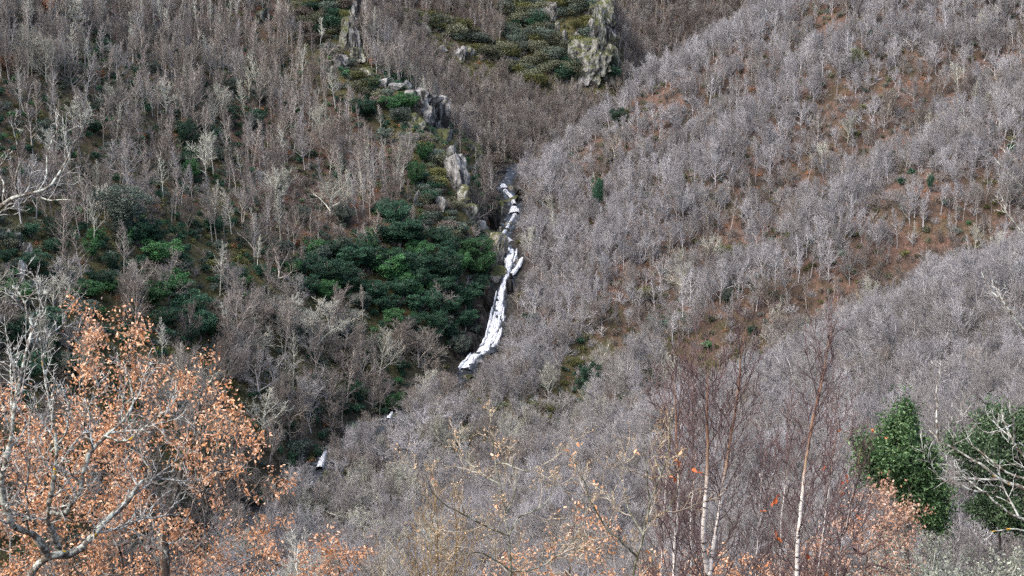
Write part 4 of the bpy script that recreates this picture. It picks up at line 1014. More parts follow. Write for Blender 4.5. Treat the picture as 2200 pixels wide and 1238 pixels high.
uo = (rngF.uniform(0, 1, len(UP)) < .9) & (ud > np.where(uy > 830, 2.2, 5.5)) & seen(UP, np.full(len(UP), 5.0))
for x, y, d in KEEP[:len(FALL) + 14]:
    uo &= ~((np.abs(ux - x) < 12) & (uy > y) & (uy - 2.2 * FPX / uf < y + 3) & (UP[:, 1] < d))
UP, uk = UP[uo], uk[uo]
mass('undergrowth', 'low scrub, moss and brush over the forest floor', UP, uk, rngF.uniform(.6, 1.5, len(UP)), np.stack([np.zeros(len(UP)), np.zeros(len(UP)), rngF.uniform(0, 6.28, len(UP))], -1), us)
print('WOOD', n, 'alone', alone.sum(), [int((alone & (form == k)).sum()) for k in range(3)], 'under', len(UP), 'zones', {z: int((zone == z).sum()) for z in set(zone)})
# ------------------------------------------------------------------ the near trees
M['lichen'] = lichen_mat('lichened_bark', (.14, .115, .09), (.50, .53, .46), .51, .67, 15.0)
M['lichen_twig'] = lichen_mat('lichened_twigs', (.23, .20, .18), (.54, .55, .50), .49, .74, 14.0)
M['oak_bark'] = lichen_mat('oak_bark', (.09, .075, .062), (.30, .31, .27), .60, .95, 7.0)
M['oak_twig'] = lichen_mat('oak_twigs', (.17, .14, .12), (.40, .39, .35), .56, .95, 9.0)
M['tan_twig'] = lichen_mat('tan_twigs', (.33, .265, .18), (.52, .47, .36), .53, .95, 6.0)
M['ochre_twig'] = lichen_mat('ochre_twigs', (.30, .21, .11), (.44, .36, .22), .57, .95, 6.0)
M['green_bark'] = lichen_mat('green_grey_bark', (.13, .125, .075), (.36, .36, .28), .52, .95, 7.0)
M['red_twig'] = twig_mat('dark_red_twigs', (.095, .064, .062), (.125, .084, .08), (.165, .112, .105))
M['bud'] = leaf_mat('buds', [(.40, .26, .13), (.52, .38, .24)])

def birch_mat():
    m, nt, b = new_mat('birch_bark')
    a = nd(nt, 'ShaderNodeAttribute', attribute_name='along').outputs['Fac']
    mp = nd(nt, 'ShaderNodeMapping'); mp.inputs['Scale'].default_value = (4, 4, 22); nt.links.new(obj_coord(nt), mp.inputs['Vector'])
    w = ramp(nt, noise(nt, 1.0, 4, mp.outputs[0], .6), [(.36, (.05, .04, .035)), (.42, (.55, .51, .46)), (.6, (.74, .70, .64))])
    r = ramp(nt, noise(nt, 3.0, 4, obj_coord(nt)), [(.35, (.17, .10, .06)), (.55, (.30, .16, .09)), (.7, (.27, .24, .12))])
    t = ramp(nt, a, [(.40, (.42, .36, .27)), (.60, (.20, .105, .075)), (.9, (.11, .06, .055))])
    k = ramp(nt, a, [(.36, 0.0), (.46, 1.0)])
    nt.links.new(mix(nt, k, w, mix(nt, .5, r, t)), b.inputs['Base Color'])
    return m
M['birch'] = birch_mat()
M['oak_leaf'] = leaf_mat('russet_oak_leaves', [(.34, .14, .055), (.62, .31, .15), (.78, .45, .26), (.87, .63, .44)], (.95, 1.05), .55, .25)
M['oak_leaf_pink'] = leaf_mat('pale_russet_leaves', [(.32, .16, .09), (.48, .27, .17), (.60, .38, .26), (.72, .53, .41)], (.95, 1.05), .55, .25)
M['red_leaf'] = leaf_mat('orange_red_leaves', [(.34, .07, .02), (.50, .12, .035), (.58, .22, .08)], (.95, 1.05), .5, .25)
M['near_green'] = leaf_mat('glossy_green_leaves', [(.018, .040, .013), (.038, .086, .028), (.078, .148, .052), (.16, .24, .11)], (.9, 1.1), .42)
M['near_green_dim'] = leaf_mat('dim_green_leaves', [(.020, .040, .017), (.042, .080, .033), (.078, .13, .058), (.15, .21, .115)], (.9, 1.1), .5)

def spline(P, n):
    """smooth line through the points, without overshoot where long and short spans meet"""
    P = np.asarray(P, float); seg = np.linalg.norm(np.diff(P, axis=0), axis=1) + 1e-9
    T = np.concatenate([[0], np.cumsum(seg)])
    m = np.empty_like(P); m[0] = (P[1] - P[0]) / seg[0]; m[-1] = (P[-1] - P[-2]) / seg[-1]
    for i in range(1, len(P) - 1):
        d = (P[i] - P[i - 1]) / seg[i - 1] + (P[i + 1] - P[i]) / seg[i]; m[i] = d / (np.linalg.norm(d) + 1e-9)
    x = np.linspace(0, T[-1] - 1e-6, n); k = np.clip(np.searchsorted(T, x, 'right') - 1, 0, len(seg) - 1)
    h = seg[k][:, None]; u = ((x - T[k]) / seg[k])[:, None]
    return (2 * u ** 3 - 3 * u ** 2 + 1) * P[k] + (u ** 3 - 2 * u ** 2 + u) * h * m[k] + (3 * u ** 2 - 2 * u ** 3) * P[k + 1] + (u ** 3 - u ** 2) * h * m[k + 1]

def limb(pts, r0, r1, n=None, jit=0.0, rng=None):
    Q = np.array([p[:3] if len(p) == 4 else at(*p) for p in pts], float)
    L = np.linalg.norm(np.diff(Q, axis=0), axis=1).sum()
    n = n or max(6, int(L / .07))
    C = spline(Q, n)
    if jit and rng is not None:
        a = np.cumsum(rng.normal(0, jit, C.shape), axis=0); a -= np.linspace(0, 1, n)[:, None] * a[-1]; C = C + a
    return C, np.linspace(1, 0, n) ** .8 * (r0 - r1) + r1

def down(px, D, py=1300, extra=0.0):
    """foot of a trunk whose line leaves the frame at px"""
    p = at(px, py, D); return (p[0], p[1], float(ground(p[0], p[1])) - .3, 0)

def sprout(rng, pol, S, per_m, start, l0, l1, out, end=.97):
    P, Rr = pol; seg = np.linalg.norm(np.diff(P, axis=0), axis=1); T = np.concatenate([[0], np.cumsum(seg)]); L = T[-1]
    k = max(1, int(per_m * L * (end - start))); az = rng.uniform(0, 6.28)
    for j in range(k):
        t = start + (end - start) * (j + rng.uniform(.1, .9)) / k; s = t * L
        i = min(max(np.searchsorted(T, s) - 1, 0), len(P) - 2); q = P[i] + (P[i + 1] - P[i]) * ((s - T[i]) / (seg[i] + 1e-9))
        ax = (P[i + 1] - P[i]) / (seg[i] + 1e-9); az += 2.4 + rng.normal(0, .5)
        e = np.cross(ax, [0.3, .2, .93] if abs(ax[2]) < .9 else [1, .2, 0]); e /= np.linalg.norm(e); g = np.cross(ax, e)
        a0, a1 = S[0]['out']; an = R_(a0 + (a1 - a0) * t + rng.normal(0, 8))
        d = ax * math.cos(an) + (e * math.cos(az) + g * math.sin(az)) * math.sin(an)
        grow(rng, q, d, (l0 + (l1 - l0) * t) * rng.uniform(.55, 1.25), min(S[0]['r'], Rr[i] * .75), 0, S, out)

def tubes_of(levels, sides, rmin):
    g = Geo()
    for i, L in enumerate(levels):
        if L: g.tubes([(p, np.maximum(r, rmin)) for p, r in L], sides[min(i, len(sides) - 1)])
    return g
def local(g, o):
    for i in range(len(g.v)): g.v[i] = g.v[i] - np.array(o)
    return g

def tips_of(levels, lo=0):
    return np.array([p[-1] for L in levels[lo:] for p, r in L]) if any(len(L) for L in levels[lo:]) else np.zeros((0, 3))
def along_of(levels, lo, rng, per):
    out = []
    for L in levels[lo:]:
        for p, r in L:
            for t in rng.uniform(.15, 1, per): 
                x = t * (len(p) - 1); i = min(int(x), len(p) - 2); out.append(p[i] + (p[i + 1] - p[i]) * (x - i))
    return np.array(out) if out else np.zeros((0, 3))

# --- lichened trees: knobbly pale limbs, each limb a part with its own twigs
LT = [dict(n=6, wander=.14, up=.11, kids=6, start=.2, ang=(50, 40), len=(.45, .4), rr=.6, tip=.3, out=(55, 35), r=.013),
      dict(n=4, wander=.16, up=.05, kids=2, start=.2, ang=(45, 40), len=(.6, .5), rr=.7, tip=.4),
      dict(n=2, wander=.15, up=.05, kids=0, start=0, ang=(40, 40), len=(1, 1), rr=.7, tip=.5)]
def lichen_tree(label, trunk, limbs, seed, per_m=3.2, l=(.75, .45), rmin=.0032, clumps=True, thick=.62):
    rng = np.random.default_rng(seed)
    tp = limb(trunk[0], trunk[1], trunk[2])
    base = tuple(tp[0][0]); o = thing('lichened_tree', label, 'tree', base)
    g = Geo(); g.tubes([tp], 10); link('trunk', local(g, base).mesh('trunk', M['lichen'], True), o)
    for pts, r0, r1 in limbs:
        pl = limb(pts, r0 * thick, r1 * .8, None, .008, rng)
        pl = (pl[0], pl[1] * (1 + .5 * (vnoise(np.arange(len(pl[1])) / 1.7, np.full(len(pl[1]), 7.0), seed) - .4)))
        g = Geo(); g.tubes([pl], 7)
        lb = link('limb', local(g, base).mesh('limb', M['lichen'], True), o)
        lv = [[], [], []]; sprout(rng, pl, LT, per_m, .18, l[0], l[1], lv)
        tw = local(tubes_of(lv, [5, 4, 3], rmin), base)
        if clumps:
            C = along_of([[pl]] + lv[:1], 0, rng, 10)
            tw.leaves(C - np.array(base), .035, rng, .8, .1)
        link('twigs', tw.mesh('twigs', M['lichen_twig']), lb)
    return o

lichen_tree('pale lichen crusted bare tree in front of the russet oak at left edge',
    ([down(40, 15), (45, 1300, 15), (72, 1225, 15), (104, 1197, 15), (126, 1191, 15), (150, 1186, 15.1)], .082, .035),
    [([(104, 1196, 15), (70, 1150, 14.8), (30, 1132, 14.6), (10, 1070, 14.5), (8, 1000, 14.4), (22, 940, 14.4), (32, 868, 14.5), (47, 818, 14.6), (56, 745, 14.8), (66, 712, 14.9), (52, 660, 15), (24, 612, 15.1)], .075, .007),
     ([(66, 712, 14.9), (84, 690, 15), (98, 650, 15.1), (102, 618, 15.2)], .012, .004),
     ([(24, 920, 14.5), (28, 850, 14.8), (20, 780, 15.2), (10, 700, 15.4), (14, 640, 15.5)], .02, .004),
     ([(104, 1196, 15), (150, 1186, 15.1), (186, 1160, 15.2), (224, 1118, 15.3), (258, 1090, 15.5), (285, 1068, 15.6), (312, 1036, 15.8), (345, 1030, 16), (372, 1030, 16.2)], .085, .008),
     ([(312, 1036, 15.8), (320, 1010, 15.9), (304, 985, 16), (292, 955, 16)], .014, .004),
     ([(130, 1185, 15.1), (106, 1130, 14.8), (104, 1090, 14.6), (112, 1040, 14.5), (113, 970, 14.4), (112, 900, 14.4), (100, 838, 14.4), (94, 790, 14.5), (88, 742, 14.5)], .06, .006),
     ([(112, 970, 14.4), (140, 930, 14.3), (146, 880, 14.2), (140, 830, 14.2)], .018, .004),
     ([(112, 1100, 14.6), (135, 1104, 14.5), (150, 1085, 14.4), (166, 1062, 14.4), (176, 1014, 14.4), (200, 965, 14.5), (226, 936, 14.6), (250, 915, 14.7), (277, 886, 14.8), (290, 858, 14.9), (284, 820, 15), (270, 786, 15)], .055, .007),
     ([(200, 965, 14.5), (180, 925, 14.3), (182, 890, 14.2), (176, 850, 14.2)], .022, .005),
     ([(210, 1130, 15.3), (260, 1140, 15.6), (300, 1120, 15.9), (350, 1115, 16.2), (392, 1098, 16.4)], .022, .005),
     ([(226, 936, 14.6), (262, 945, 14.5), (300, 930, 14.4), (330, 905, 14.4), (352, 880, 14.3)], .022, .004),
     ([(60, 1145, 14.7), (56, 1090, 14.3), (60, 1030, 14.1), (72, 965, 14), (66, 900, 14), (80, 850, 14)], .025, .004)], 901, 4.6, (.70, .40), .0034, True, .55)
lichen_tree('bare lichened branch tips reaching in high at the left edge',
    ([down(-260, 15), (-250, 1000, 15), (-200, 640, 15), (-120, 500, 15)], .17, .09),
    [([(-120, 500, 15), (-140, 360, 15.1), (-190, 220, 15.2), (-210, 60, 15.3)], .05, .006), ([(-200, 640, 15), (-310, 520, 15), (-400, 380, 15.1), (-440, 220, 15.1)], .06, .006), ([(-215, 740, 15), (-330, 690, 14.7), (-450, 600, 14.5)], .05, .006),
     ([(-120, 500, 15), (-30, 462, 14.9), (10, 442, 14.8), (40, 425, 14.8), (74, 417, 14.8), (104, 405, 14.8), (132, 372, 14.9), (150, 335, 15), (164, 296, 15)], .04, .004),
     ([(40, 425, 14.8), (36, 390, 14.7), (40, 350, 14.7), (36, 300, 14.6), (22, 260, 14.5)], .016, .003),
     ([(80, 416, 14.8), (102, 380, 14.9), (100, 330, 15), (118, 290, 15.1), (126, 240, 15.2)], .012, .003),
     ([(74, 417, 14.8), (110, 432, 14.7), (150, 430, 14.6), (180, 434, 14.6)], .010, .003),
     ([(10, 442, 14.8), (8, 400, 15), (-4, 350, 15.2), (20, 318, 15.3)], .012, .003)], 902, 2.4, (.55, .3), .003, False, .8)
lichen_tree('pale bare branches with yellow lichen spots crossing in front of the right edge bushes',
    ([down(2420, 13), (2410, 1300, 13), (2370, 1150, 13), (2330, 1000, 13), (2320, 700, 13), (2306, 450, 13), (2312, 200, 13), (2330, -60, 13.1)], .15, .02),
    [([(2312, 650, 13), (2400, 520, 13.1), (2480, 360, 13.2), (2520, 180, 13.2)], .05, .006), ([(2308, 380, 13), (2370, 240, 13.2), (2400, 80, 13.3), (2410, -80, 13.3)], .035, .005), ([(2322, 880, 13), (2440, 760, 12.8), (2540, 620, 12.7), (2600, 450, 12.7)], .055, .006), ([(2316, 160, 13), (2280, 40, 12.9), (2262, -90, 12.8)], .025, .004),
     ([(2350, 1075, 13), (2270, 1060, 12.9), (2200, 1044, 12.8), (2150, 1030, 12.8), (2095, 997, 12.8), (2050, 972, 12.9), (2010, 945, 12.9), (1988, 918, 13)], .032, .006),
     ([(2365, 1160, 13), (2280, 1140, 12.8), (2220, 1128, 12.7), (2160, 1098, 12.6), (2120, 1062, 12.6), (2070, 1022, 12.7), (2052, 985, 12.7)], .026, .005),
     ([(2120, 1062, 12.6), (2080, 1052, 12.5), (2030, 1030, 12.5), (1990, 1002, 12.5)], .012, .004),
     ([(2340, 1050, 13), (2250, 1040, 13.1), (2170, 1018, 13.2), (2130, 985, 13.2), (2098, 962, 13.3), (2066, 926, 13.3)], .022, .004),
     ([(2330, 1000, 13), (2240, 1010, 13), (2190, 970, 13.1), (2160, 935, 13.1), (2150, 900, 13.2), (2152, 870, 13.2)], .022, .005),
     ([(2176, 955, 13.1), (2178, 915, 13), (2170, 875, 12.9), (2168, 850, 12.9)], .012, .004),
     ([(2014, 948, 12.9), (2012, 900, 12.9), (2013, 850, 13), (2012, 800, 13.1)], .011, .003),
     ([(2320, 800, 13), (2240, 745, 13), (2196, 700, 13), (2160, 660, 13), (2128, 622, 13.1), (2106, 575, 13.2)], .018, .003),
     ([(2310, 520, 13), (2240, 450, 13), (2200, 405, 13), (2168, 375, 13), (2134, 335, 13.1)], .012, .003),
     ([(2318, 620, 13), (2240, 540, 13), (2195, 500, 13), (2165, 460, 13.1), (2152, 415, 13.2)], .010, .003),
     ([(2360, 1175, 13), (2270, 1170, 12.9), (2190, 1140, 12.9), (2115, 1142, 12.9)], .016, .004)], 903, 2.2, (.55, .35), .003, False, .9)

# --- crowns filled from chosen tip points, branches joined by the nearest way
def woven(rng, trunk, tips, r_tip, power=.46, rmax=.1, bow=.35, step=.16, flow=.35):
    P, Rr = trunk
    nodes = [p for p in P]; par = [i - 1 for i in range(len(P))]; cnt = np.zeros(len(P)); depth = list(np.concatenate([[0], np.cumsum(np.linalg.norm(np.diff(P, axis=0), axis=1))]))
    first = len(P); chains = []
    top = P[-1]
    order = np.argsort(np.min(np.linalg.norm(tips[:, None] - P[None, ::3], axis=2), 1))
    N = np.array(nodes); Dp = np.array(depth)
    for t in tips[order]:
        v = t - N; dist = np.linalg.norm(v, axis=1)
        cost = dist * (1 + .5 * np.clip(-v[:, 2] / (dist + 1e-6), 0, 1)) + flow * Dp * .35
        i = int(cost.argmin()); p0 = N[i]; d = dist[i]
        if d < .05: continue
        pd = N[i] - N[par[i]] if par[i] >= 0 else np.array([0, 0, 1.0]); pd = pd / (np.linalg.norm(pd) + 1e-9)
        c = p0 + pd * d * bow + np.array([0, 0, .06 * d])
        m = max(3, int(d / step) + 1); u = np.linspace(0, 1, m)[:, None]
        Q = (1 - u) ** 2 * p0 + 2 * u * (1 - u) * c + u * u * t
        Q[1:-1] += rng.normal(0, .02 * min(1, d), Q[1:-1].shape)
        idx = [i]
        for q_ in Q[1:]:
            nodes.append(q_); par.append(idx[-1]); idx.append(len(nodes) - 1)
        chains.append(idx)
        N = np.array(nodes); sg = np.linalg.norm(np.diff(Q, axis=0), axis=1); Dp = np.concatenate([Dp, Dp[i] + np.cumsum(sg)])
    cnt = np.zeros(len(nodes))
    for ch in chains: cnt[ch[-1]] += 1
    for i in range(len(nodes) - 1, 0, -1):
        if par[i] >= 0: cnt[par[i]] += cnt[i]
    rad = np.minimum(r_tip * np.maximum(cnt, 1) ** power, rmax)
    return [(N[ch], np.concatenate([[min(rad[ch[0]], rad[ch[1]] * 1.15)], rad[ch[1:]]])) for ch in chains]

def poly_tips(rng, polys, n, D0, D1):
    """points spread through a crown whose outline against the land is given"""
    out = []
    xs = [p[0] for P_ in polys for p in P_]; ys = [p[1] for P_ in polys for p in P_]
    while len(out) < n:
        x, y = rng.uniform(min(xs), max(xs)), rng.uniform(min(ys), max(ys))
        if any(inside(P_, x, y) for P_ in polys): out.append(at(x, y, rng.uniform(D0, D1)))
    return np.array(out)

TW = [dict(n=4, wander=.16, up=.04, kids=3, start=.2, ang=(45, 35), len=(.6, .5), rr=.7, tip=.4, out=(50, 30), r=.006),
      dict(n=2, wander=.15, up=.03, kids=0, start=0, ang=(40, 40), len=(1, 1), rr=.7, tip=.5)]
def leafy_tree(name, label, trunk, polys, ntips, D, seed, bark, twig, leaf, leaf_size, per_tip, r_tip=.0045, twl=.45, tw_per=3.0, spread=.16, group=None, bare=0.0, stems=()):
    rng = np.random.default_rng(seed)
    tp = limb(*trunk); base = tuple(tp[0][0])
    o = thing(name, label, 'tree', base, group)
    g = Geo(); g.tubes([tp], 9); link('trunk', local(g, base).mesh('trunk', M[bark], True), o)
    for st in stems:
        s2 = limb(*st); g = Geo(); g.tubes([s2], 6); link('stem', local(g, base).mesh('stem', M[bark], True), o)
    tips = poly_tips(rng, polys, ntips, *D)
    br = woven(rng, tp, tips, r_tip)
    lv = [[], []]
    for p in br:
        if rng.uniform() < .8: sprout(rng, p, TW, tw_per, .35, twl, twl * .6, lv)
    g = Geo(); g.tubes([(p, r) for p, r in br], 5)
    for L in lv: g.tubes([(p, np.maximum(r, .0028)) for p, r in L], 3)
    link('crown', local(g, base).mesh('crown', M[twig]), o)
    ends = np.concatenate([tips, tips_of(lv), along_of(lv, 0, rng, 1)])
    ends = ends[rng.uniform(0, 1, len(ends)) > bare]
    # leaves hang in clusters with bare gaps between
    C = np.repeat(ends, per_tip, 0) + rng.normal(0, spread * .5, (len(ends) * per_tip, 3))
    hold = vnoise(C[:, 0] * 2.2 + C[:, 1] * 1.1 + 40, C[:, 2] * 2.2 + 40, seed) + .35 * vnoise(C[:, 0] * .8 + C[:, 1] * .5 + 9, C[:, 2] * .8 + 60, seed + 1) > .55
    f = Geo(); f.leaves(C[hold] - np.array(base), leaf_size, rng, .5, 0, .25)
    link('foliage', f.mesh('foliage', M[leaf]), o)
    return o

leafy_tree('oak_tree', 'large oak full of russet dead leaves behind the lichened tree at lower left', ([down(362, 24), (360, 1300, 24), (356, 1200, 24), (358, 1130, 24), (368, 1085, 24.1), (384, 1030, 24.2), (398, 985, 24.3)], .15, .035),
    [[(196, 668), (216, 662), (236, 700), (240, 780), (180, 800), (150, 780), (158, 720), (196, 700)], [(280, 680), (310, 668), (332, 700), (322, 760), (360, 790), (400, 770), (436, 772), (420, 830), (480, 850), (512, 806), (506, 860), (480, 905), (548, 908), (552, 950), (586, 932), (588, 948), (556, 985), (500, 1010), (545, 1040), (300, 1100), (150, 1050), (120, 900), (250, 760)],
     [(530, 1040), (625, 1000), (636, 1030), (602, 1060), (640, 1110), (656, 1160), (650, 1260), (380, 1270), (300, 1150)], [(-60, 880), (0, 845), (60, 860), (160, 880), (250, 1000), (330, 1280), (-80, 1290)]], 410, (22.2, 26.5), 911, 'oak_bark', 'oak_twig', 'oak_leaf', .068, 9, twl=.55, bare=.10, spread=.2)
leafy_tree('oak_tree', 'small oak with thin russet leaves at the bottom, right of the large oak', ([down(742, 27), (742, 1330, 27), (735, 1260, 27), (726, 1215, 27)], .06, .012),
    [[(660, 1170), (700, 1150), (735, 1165), (785, 1180), (790, 1215), (740, 1240), (690, 1300), (640, 1250)]], 45, (26, 28), 912, 'oak_bark', 'oak_twig', 'oak_leaf', .075, 6, twl=.35)
leafy_tree('oak_tree', 'low russet oak spray at the bottom between the two saplings', ([down(1220, 23), (1222, 1330, 23), (1222, 1260, 23), (1225, 1210, 23)], .05, .012),
    [[(1040, 1180), (1100, 1195), (1180, 1130), (1225, 1090), (1260, 1110), (1330, 1100), (1345, 1190), (1340, 1290), (1030, 1290)]], 70, (22, 24), 913, 'oak_bark', 'tan_twig', 'oak_leaf', .062, 4, twl=.4, bare=.3)
leafy_tree('oak_tree', 'russet leaved oak under the cone shaped evergreen at lower right', ([down(1830, 34), (1835, 1400, 34), (1850, 1280, 34), (1865, 1190, 34)], .10, .02),
    [[(1850, 1046), (1875, 1032), (1900, 1060), (1935, 1062), (1985, 1092), (1980, 1120), (1950, 1160), (1990, 1270), (1650, 1290), (1640, 1210), (1720, 1190), (1790, 1130), (1830, 1080)]], 300, (32, 36), 914, 'oak_bark', 'red_twig', 'oak_leaf_pink', .085, 4, twl=.55, bare=.3)
leafy_tree('oak_tree', 'low fringe of russet oak leaves along the bottom behind the birches', ([down(1500, 30), (1500, 1400, 30), (1500, 1310, 30)], .07, .02),
    [[(1340, 1225), (1420, 1190), (1470, 1215), (1560, 1200), (1620, 1215), (1660, 1195), (1660, 1290), (1340, 1290)]], 70, (29, 31.5), 915, 'oak_bark', 'red_twig', 'oak_leaf', .08, 4, twl=.45, bare=.1)

# --- bare saplings with swollen buds
SAP = [dict(n=7, wander=.13, up=.07, kids=5, start=.25, ang=(52, 40), len=(.42, .38), rr=.6, tip=.3, out=(58, 40), r=.010),
       dict(n=4, wander=.15, up=.06, kids=3, start=.2, ang=(48, 40), len=(.5, .5), rr=.7, tip=.45),
       dict(n=3, wander=.13, up=.06, kids=0, start=0, ang=(40, 40), len=(1, 1), rr=.8, tip=.6)]
def sapling(label, trunk, limbs, seed, bark, twig, per_m=2.2, l=(.8, .45), leaves=0, leaf='oak_leaf', name='oak_sapling', rmin=.0044, buds=.012, S=SAP):
    rng = np.random.default_rng(seed)
    tp = limb(*trunk, None, .004, rng); base = tuple(tp[0][0]); o = thing(name, label, 'tree', base)
    g = Geo(); g.tubes([tp], 8); link('trunk', local(g, base).mesh('trunk', M[bark], True), o)
    tips = []
    for pl in [tp] + [limb(p, a, b, None, .006, rng) for p, a, b in limbs]:
        lv = [[], [], []]; sprout(rng, pl, S, per_m, .35 if pl is tp else .2, l[0], l[1], lv)
        tw = local(tubes_of(lv, [5, 4, 3], rmin), base)
        E = np.concatenate([tips_of(lv), pl[0][-1:]]); tips.append(E)
        if pl is tp: par = o
        else:
            g = Geo(); g.tubes([pl], 6); par = link('limb', local(g, base).mesh('limb', M[bark], True), o)
        link('twigs', tw.mesh('twigs', M[twig]), par)
    E = np.concatenate(tips) - np.array(base)
    if buds:
        b = Geo(); b.leaves(np.repeat(E, 2, 0), buds * 2.2, rng, .7, .9); link('buds', b.mesh('buds', M['bud']), o)
    if leaves:
        k = E[rng.choice(len(E), leaves)]; C = np.repeat(k, 3, 0) + rng.normal(0, .05, (leaves * 3, 3))
        f = Geo(); f.leaves(C, .10, rng, .5, 0, .3); link('foliage', f.mesh('foliage', M[leaf]), o)
    return o
sapling('bare grey oak sapling with candelabra branches standing at the bottom centre', ([down(1098, 20), (1098, 1320, 20), (1097, 1220, 20), (1092, 1150, 20), (1082, 1080, 20), (1072, 1030, 20), (1062, 980, 20), (1054, 920, 20), (1050, 870, 20)], .035, .005),
    [([(1092, 1148, 20), (1060, 1138, 19.9), (1010, 1112, 19.7), (970, 1090, 19.6), (938, 1064, 19.5), (920, 1040, 19.4), (912, 1000, 19.4)], .018, .004), ([(1094, 1150, 20), (1112, 1112, 20.2), (1150, 1096, 20.4), (1180, 1066, 20.6), (1192, 1030, 20.7)], .016, .004),
     ([(1076, 1042, 20), (1030, 1010, 20.3), (1000, 985, 20.5), (965, 935, 20.6)], .013, .003), ([(1066, 1000, 20), (1090, 1000, 19.7), (1130, 1010, 19.5), (1165, 1000, 19.4), (1195, 985, 19.3)], .012, .003),
     ([(1098, 1226, 20), (1040, 1190, 19.7), (960, 1188, 19.4), (910, 1180, 19.2)], .014, .004), ([(1098, 1230, 20), (1160, 1215, 20.3), (1210, 1180, 20.5), (1250, 1130, 20.7), (1262, 1080, 20.8)], .014, .004), ([(1086, 1100, 20), (1104, 1060, 20.2), (1104, 1010, 20.3), (1098, 960, 20.3)], .012, .003)],
    921, 'green_bark', 'tan_twig', 3.2, (.8, .45), 5)
sapling('leaning mossy stemmed oak sapling with upswept tips left of the birches', ([down(1352, 18), (1354, 1330, 18), (1362, 1220, 18), (1374, 1178, 18), (1386, 1130, 18), (1396, 1085, 18), (1410, 1040, 18), (1430, 995, 18), (1438, 940, 18), (1442, 880, 18)], .038, .005),
    [([(1368, 1196, 18), (1330, 1160, 17.8), (1292, 1122, 17.7), (1264, 1070, 17.6), (1250, 1018, 17.6), (1232, 985, 17.6)], .016, .004), ([(1398, 1080, 18), (1390, 1030, 17.8), (1386, 980, 17.7), (1382, 930, 17.7)], .012, .004),
     ([(1382, 1150, 18), (1350, 1090, 18.3), (1340, 1040, 18.4), (1310, 1000, 18.5)], .012, .003), ([(1390, 1120, 18), (1430, 1100, 18.2), (1450, 1060, 18.3), (1462, 1010, 18.3)], .011, .003), ([(1420, 1020, 18), (1400, 960, 18.2), (1396, 900, 18.3)], .009, .003)],
    922, 'green_bark', 'tan_twig', 3.0, (.75, .45), 12)

# --- hazel: a sheaf of ochre rods
rng = np.random.default_rng(931)
ROD = [dict(n=6, wander=.09, up=.03, kids=3, start=.25, ang=(38, 30), len=(.45, .4), rr=.6, tip=.3, out=(40, 30), r=.006),
       dict(n=3, wander=.13, up=.04, kids=2, start=.2, ang=(40, 35), len=(.5, .5), rr=.7, tip=.5), dict(n=2, wander=.1, up=.02, kids=0, start=0, ang=(1, 1), len=(1, 1), rr=.7, tip=.5)]
def sheaf(label, px, D, tops, seed, mat, per_m=2.6, l=(.7, .4), r=.016, name='hazel_shrub', low=1330):
    rng = np.random.default_rng(seed)
    b0 = down(px, D); base = b0[:3]; o = thing(name, label, 'shrub', base)
    for x, y in tops:
        d = D + rng.uniform(-1.2, 1.2)
        mx = px + (x - px) * .55 + rng.normal(0, 14)
        pl = limb([(base[0] + rng.normal(0, .15), base[1] + rng.normal(0, .15), base[2], 0), (px + (mx - px) * .5, low, D), (mx, low + (y - low) * .55, (D + d) / 2), (x, y, d)], r, .0055, None, .006, rng)
        g = Geo(); g.tubes([pl], 5); st = link('stem', local(g, base).mesh('stem', M[mat]), o)
        lv = [[], [], []]; sprout(rng, pl, ROD, per_m, .45, l[0], l[1], lv)
        link('twigs', local(tubes_of(lv, [4, 3, 3], .0052), base).mesh('twigs', M[mat]), st)
    return o
sheaf('ochre hazel shrub fanning up from the bottom left of the bare sapling', 940, 23, [(868, 1120), (885, 1070), (905, 1030), (930, 990), (950, 1075), (975, 1040), (1000, 1090), (1030, 1130), (915, 1140), (850, 1170), (960, 1130), (1060, 1170), (895, 1100), (940, 1030), (985, 1060), (1015, 1060), (870, 1190), (1040, 1090)], 931, 'ochre_twig', 3.6)
sheaf('thin ochre rods at the bottom between hazel and small oak', 830, 25, [(780, 1140), (800, 1110), (830, 1150), (860, 1190), (812, 1190), (760, 1190)], 932, 'tan_twig', 3.0, (.6, .35), .012)

